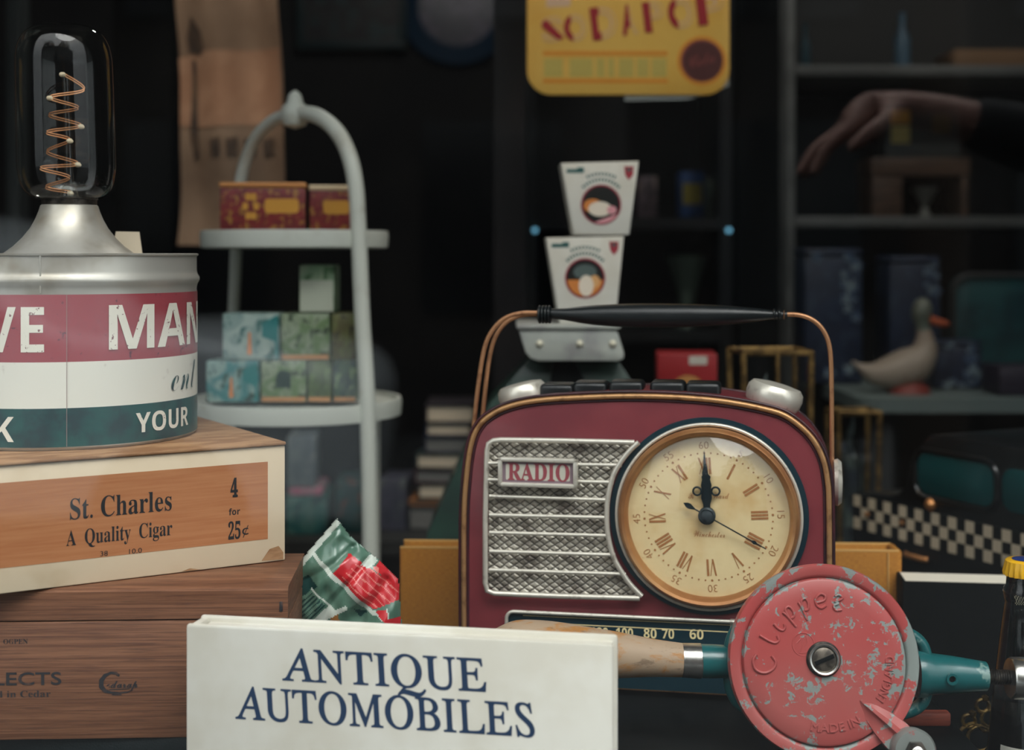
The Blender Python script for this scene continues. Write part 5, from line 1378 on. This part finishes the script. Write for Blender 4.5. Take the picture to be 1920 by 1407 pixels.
boxy('carton', 'flat pink and white carton lying on the teal patterned carton', 'carton', 540, 604, 917, 932, 2.175, .11, (patt('pink_carton', (176, 110, 134), (150, 150, 150), (190, 120, 140), 20),), 2, 'cartons on the display table', None, tz)
tz2 = H - (917 - HY) / F * 2.175 + .0018
boxy('carton', 'pale blue grey carton topmost on the carton pile, under the lower tray', 'carton', 538, 592, 820, 917, 2.18, .10, (pb,), 4, 'cartons on the display table', None, tz2)
boxy('carton', 'dull lilac carton between the white post and the piled books', 'carton', 706, 760, 900, 1006, 2.2, .10, (patt('dull_lilac_carton', (74, 76, 92), (58, 62, 76), (90, 98, 100), 16),), -6, 'cartons on the display table', None, TL + .0005)
# ---- upper background: framed dark picture and a blue rimmed plate on the back board
def picture():
    D = 3.55; f = Fr(660, D, 0, H); t = thing('framed_picture', 'dark framed picture high on the back wall above the arched stand', 'picture', f.loc, 0)
    x0 = f(556, 0)[0]; x1 = f(762, 0)[0]; z0 = f(0, 90)[1]; z1 = f(0, -140)[1]
    b = MB().use(M('picture_frame_teal', (34, 62, 66), .5)); w_ = .018
    for a in ((x0, x1, z0, z0 + w_), (x0, x1, z1 - w_, z1), (x0, x0 + w_, z0 + w_, z1 - w_), (x1 - w_, x1, z0 + w_, z1 - w_)): b.box(a[0], a[1], 0, .03, a[2], a[3], .002)
    b.build('frame', t); MB().use(patt('dark_picture', (36, 38, 44), (50, 54, 56), (40, 70, 72), 12)).box(x0 + w_, x1 - w_, .015, .048, z0 + w_, z1 - w_).build('canvas', t)
picture()
def plate():
    D = 3.57; f = P(858, 10, D); t = thing('wall_plate', 'blue rimmed plate with lilac centre on the back wall', 'plate', f); k = D / F
    MB().use(M('plate_blue', (30, 66, 96), .3)).lathe([(0, .028), (60 * k, .026), (112 * k, .004), (108 * k, .0), (78 * k, .016), (74 * k, .018)], 48, 'Y', cap=False).build('rim', t)
    MB().use(M('plate_lilac', (104, 96, 124), .3, c2=(70, 70, 92), scale=20)).lathe([(75 * k, .0175), (0, .018)], 48, 'Y', cap=False).build('well', t)
plate()

# ------------------------------------------------------------------ across the street: what the glass mirrors
brickm = M('soot_brick', (46, 42, 40), .9, c2=(34, 32, 32), scale=2)
def terrace():
    b = MB().use(brickm).box(-8.5, 8.5, -13, -10, -.05, 7.4)
    for i in range(6): b.box(-8.3 + i * 2.9, -7.6 + i * 2.9, -11.4, -10.6, 7.4, 8.2)
    dk = M('dark_street_window', (20, 24, 28), .15)
    b.use(dk)
    for i in range(7):
        for z_ in (.9, 3.2, 5.2): b.box(-7.6 + i * 2.3, -6.5 + i * 2.3, -10.02, -9.97, z_, z_ + 1.5)
    struct('opposite_terrace_wall', b)
terrace()
def tree(x, y, h_, r_, seed, label):
    rnd = random.Random(seed); t = thing('street_tree', label, 'tree', (x, y, -.05), 0, 'street trees opposite the shop')
    bark = M('tree_bark', (52, 44, 38), .9); lv = M('dark_foliage', (40, 56, 38), .8, c2=(26, 38, 26), scale=3)
    b = MB().use(bark).tube([(0, 0, 0), (.05, 0, h_ * .3), (-.05, .1, h_ * .6), (0, 0, h_ * .85)], [.2, .16, .12, .05], 12)
    for i in range(5):
        a = rnd.uniform(0, 6.28); b.tube([(0, 0, h_ * (.4 + .06 * i)), (math.cos(a) * r_ * .4, math.sin(a) * r_ * .4, h_ * (.55 + .06 * i)), (math.cos(a) * r_ * .75, math.sin(a) * r_ * .75, h_ * (.66 + .05 * i))], [.08, .05, .02], 8)
    b.build('trunk', t); b = MB().use(lv)
    for i in range(900):
        d = Vector((rnd.gauss(0, 1), rnd.gauss(0, 1), rnd.gauss(0, .8))).normalized() * r_ * rnd.random() ** .35; o = Vector((0, 0, h_ * .72)) + d
        n_ = Vector((rnd.gauss(0, 1), rnd.gauss(0, 1), rnd.gauss(0, 1))).normalized(); u_ = n_.orthogonal().normalized() * rnd.uniform(.12, .26); v_ = n_.cross(u_) * .7
        b.add([o - u_, o - v_ * .8, o + u_, o + v_ * .8], [(0, 1, 2, 3)])
    b.build('foliage', t, smooth=0)
tree(-3.2, -6.9, 8.0, 2.2, 1, 'street tree across the road, mirrored at the left of the glass')
tree(2.4, -7.1, 8.4, 2.3, 2, 'street tree across the road, mirrored at the right of the glass')
def person():
    # a passer-by whose hand and forearm are mirrored in the glass; the rest stands clear of the mirrored view
    t = thing('person', 'person in a dark coat outside, hand raised, mirrored in the window glass', 'person', (1.03, -.80, -.07))
    coat = M('dark_wool_coat', (22, 24, 28), .9); skin = M('skin', (158, 120, 108), .55, c2=(146, 106, 94), scale=30); hairm = M('dark_hair', (36, 28, 24), .7); trouser = M('dark_trousers', (24, 24, 28), .9); shoe = M('black_shoe', (16, 16, 16), .5)
    def skinned(name, mat_, verts, edges, root=0, sub=2):
        me = bpy.data.meshes.new(name); me.from_pydata([v[0] for v in verts], edges, []); o = bpy.data.objects.new(name, me); COL.objects.link(o)
        m_ = o.modifiers.new('skin', 'SKIN'); m_.use_smooth_shade = True
        for i, v in enumerate(verts):
            r_ = v[1]; me.skin_vertices[0].data[i].radius = r_ if isinstance(r_, tuple) else (r_, r_)
            me.skin_vertices[0].data[i].use_root = i == root
        sb = o.modifiers.new('sub', 'SUBSURF'); sb.levels = sub; sb.render_levels = sub
        bpy.context.view_layer.update(); dg = bpy.context.evaluated_depsgraph_get(); m2 = bpy.data.meshes.new_from_object(o.evaluated_get(dg)); bpy.data.objects.remove(o)
        m2.materials.clear(); m2.materials.append(mat_); o2 = bpy.data.objects.new(name, m2); COL.objects.link(o2); o2.parent = t
        return o2
    # body in one surface: torso, neck, head, arms; it faces the shop (+y)
    W_ = Vector((-.49, .0, 1.613)); E_ = Vector((-.25, -.02, 1.55))
    body = [((0, 0, .95), (.15, .11)), ((0, 0, 1.12), (.14, .105)), ((0, 0, 1.30), (.165, .115)), ((0, -.01, 1.44), (.10, .08)), ((0, .0, 1.52), (.055, .055)), ((0, .02, 1.60), (.07, .085)), ((0, .02, 1.70), (.078, .095)), ((0, .01, 1.77), (.05, .06)),
            ((-.17, 0, 1.42), .062), (tuple(E_), .046), (tuple(W_), .027), ((.18, 0, 1.41), .062), ((.23, 0, 1.14), .045), ((.22, .08, .90), .03), ((.215, .10, .82), (.022, .038)), ((.21, .11, .74), (.014, .03)), ((.20, .115, .67), (.010, .02)),
            ((-.085, 0, .90), .085), ((-.10, .0, .50), .058), ((-.10, -.02, .10), .04), ((.085, 0, .90), .085), ((.10, .02, .50), .058), ((.10, .0, .10), .04)]
    ed = [(0, 1), (1, 2), (2, 3), (3, 4), (4, 5), (5, 6), (6, 7), (3, 8), (8, 9), (9, 10), (3, 11), (11, 12), (12, 13), (13, 14), (14, 15), (15, 16), (0, 17), (17, 18), (18, 19), (0, 20), (20, 21), (21, 22)]
    # hand: drooping forwards and to the side, five fingers of their own length
    hand = [((-.54, .0, 1.617), (.018, .030)), ((-.580, .0, 1.597), (.014, .040))]
    nb = len(body); body += hand; ed += [(10, nb), (nb, nb + 1)]
    for i, (dy, L_, dz) in enumerate(((-.034, .052, 0), (-.012, .064, .002), (.011, .066, .002), (.032, .056, 0))):
        a = nb + 2 + i * 3; x0 = -.595
        body += [((x0, dy, 1.590 + dz), .0105), ((x0 - L_ * .62, dy * 1.15, 1.562 + dz), .0088), ((x0 - L_ * .95, dy * 1.2, 1.527 + dz), .0068)]
        ed += [(nb + 1, a), (a, a + 1), (a + 1, a + 2)]
    a = len(body); body += [((-.552, .046, 1.600), .012), ((-.585, .066, 1.578), .010), ((-.610, .070, 1.556), .0075)]; ed += [(nb, a), (a, a + 1), (a + 1, a + 2)]
    skinned('body', skin, body, ed)
    sleeve = [((0, 0, .88), (.175, .13)), ((0, 0, 1.12), (.165, .125)), ((0, 0, 1.32), (.185, .13)), ((0, -.01, 1.44), (.11, .09)), ((-.18, 0, 1.42), .076), (tuple(E_), .060), (tuple(E_.lerp(W_, .84)), .037), ((.19, 0, 1.41), .076), ((.24, 0, 1.14), .058), ((.225, .07, .93), .044), ((0, 0, .62), (.18, .14))]
    skinned('coat', coat, sleeve, [(0, 1), (1, 2), (2, 3), (3, 4), (4, 5), (5, 6), (3, 7), (7, 8), (8, 9), (0, 10)])
    skinned('trousers', trouser, [((0, 0, .88), (.13, .11)), ((-.09, 0, .80), .096), ((-.10, 0, .50), .074), ((-.10, -.02, .10), .06), ((.09, 0, .80), .096), ((.10, .02, .50), .074), ((.10, 0, .10), .06)], [(0, 1), (1, 2), (2, 3), (0, 4), (4, 5), (5, 6)])
    for sx_, yy in ((-1, -.02), (1, 0)):
        b = MB().use(shoe).tube([(sx_ * .10, yy - .07, .045), (sx_ * .10, yy, .05), (sx_ * .105, yy + .10, .038), (sx_ * .108, yy + .18, .030)], [.030, .045, .040, .022], 16); b.v = [Vector((v.x, v.y, max(0, v.z))) for v in b.v]; b.build('shoe', t)
    b = MB().use(hairm); vs = []
    b.lathe([(.0, .105), (.04, .10), (.075, .07), (.096, .02), (.098, -.02), (.09, -.06), (.075, -.065)], 28, at=(0, -.008, 1.715), cap=False); b.v = [Vector((v.x * .93, v.y * 1.08, v.z)) for v in b.v if True]
    keep = [f_ for f_ in b.f if not (sum(b.v[i].y for i in f_) / len(f_) > .045 and sum(b.v[i].z for i in f_) / len(f_) < 1.765)]
    b.f = keep; b.mi = [0] * len(keep); b.build('hair', t)
    b = MB().use(M('eye_white', (220, 216, 210), .3))
    for sx_ in (-.032, .032): b.lathe([(0, -.011), (.008, -.008), (.011, 0), (.008, .008), (0, .011)], 14, 'Y', (sx_, .105, 1.685))
    b.build('eyes', t)
    MB().use(skin).tube([(0, .108, 1.690), (0, .124, 1.655), (0, .116, 1.645)], [.008, .013, .009], 12).build('nose', t)
    MB().use(M('lips', (170, 100, 96), .5)).tube([(-.024, .104, 1.618), (0, .112, 1.620), (.024, .104, 1.618)], [.003, .007, .003], 10).build('mouth', t)
    for sx_ in (-1, 1): MB().use(skin).lathe([(0, -.004), (.018, -.003), (.024, 0), (.018, .004), (0, .003)], 16, 'X', (sx_ * .079, .01, 1.675)).build('ear', t)
person()
def reflection_car():  # unseen car added so its pale body mirrors as a hazy band
    t = thing('reflection_car', 'pale unseen car across the street, added to mirror a faint haze in the glass', 'car', (-2.75, -5.6, -.05))
    paint = M('silver_car_paint', (190, 198, 202), .3, coat=.5); gl = M('dark_car_glass', (18, 22, 26), .08); ty = M('tyre_rubber', (18, 18, 18), .8); hub = M('wheel_cover', (150, 152, 154), .4, .6)
    out = [(2.1, .30), (2.14, .62), (2.05, .92), (1.35, 1.08), (.85, 1.12), (.25, 1.58), (-1.1, 1.62), (-1.9, 1.52), (-2.12, 1.0), (-2.12, .32)]
    sm = smoothline([Vector(p) for p in out], 4)
    b = MB().use(paint).prism([(p.x, p.y) for p in sm], -.85, .85, .07, 3); b.build('body', t)
    b = MB().use(gl).prism([(.72, 1.13), (.22, 1.53), (-.35, 1.55), (-.35, 1.12)], .852, .862); b.build('side_window', t)
    b = MB().use(gl).prism([(-.45, 1.12), (-.45, 1.55), (-1.5, 1.50), (-1.75, 1.10)], .852, .862); b.build('side_window', t)
    for xx in (-1.35, 1.35):
        for yy in (.68, -.88):
            MB().use(ty).lathe([(.20, 0), (.31, 0), (.33, .03), (.33, .17), (.31, .20), (.20, .20)], 32, 'Y', (xx, yy, .33)).build('tyre', t)
            MB().use(hub).lathe([(0, .02), (.2, .02), (.2, .18), (0, .19)], 24, 'Y', (xx, yy, .33)).build('wheel_cover', t)
    MB().use(M('headlamp', (220, 222, 216), .15)).box(1.86, 2.12, .58, .84, .70, .86, .03).build('headlamp', t)
reflection_car()
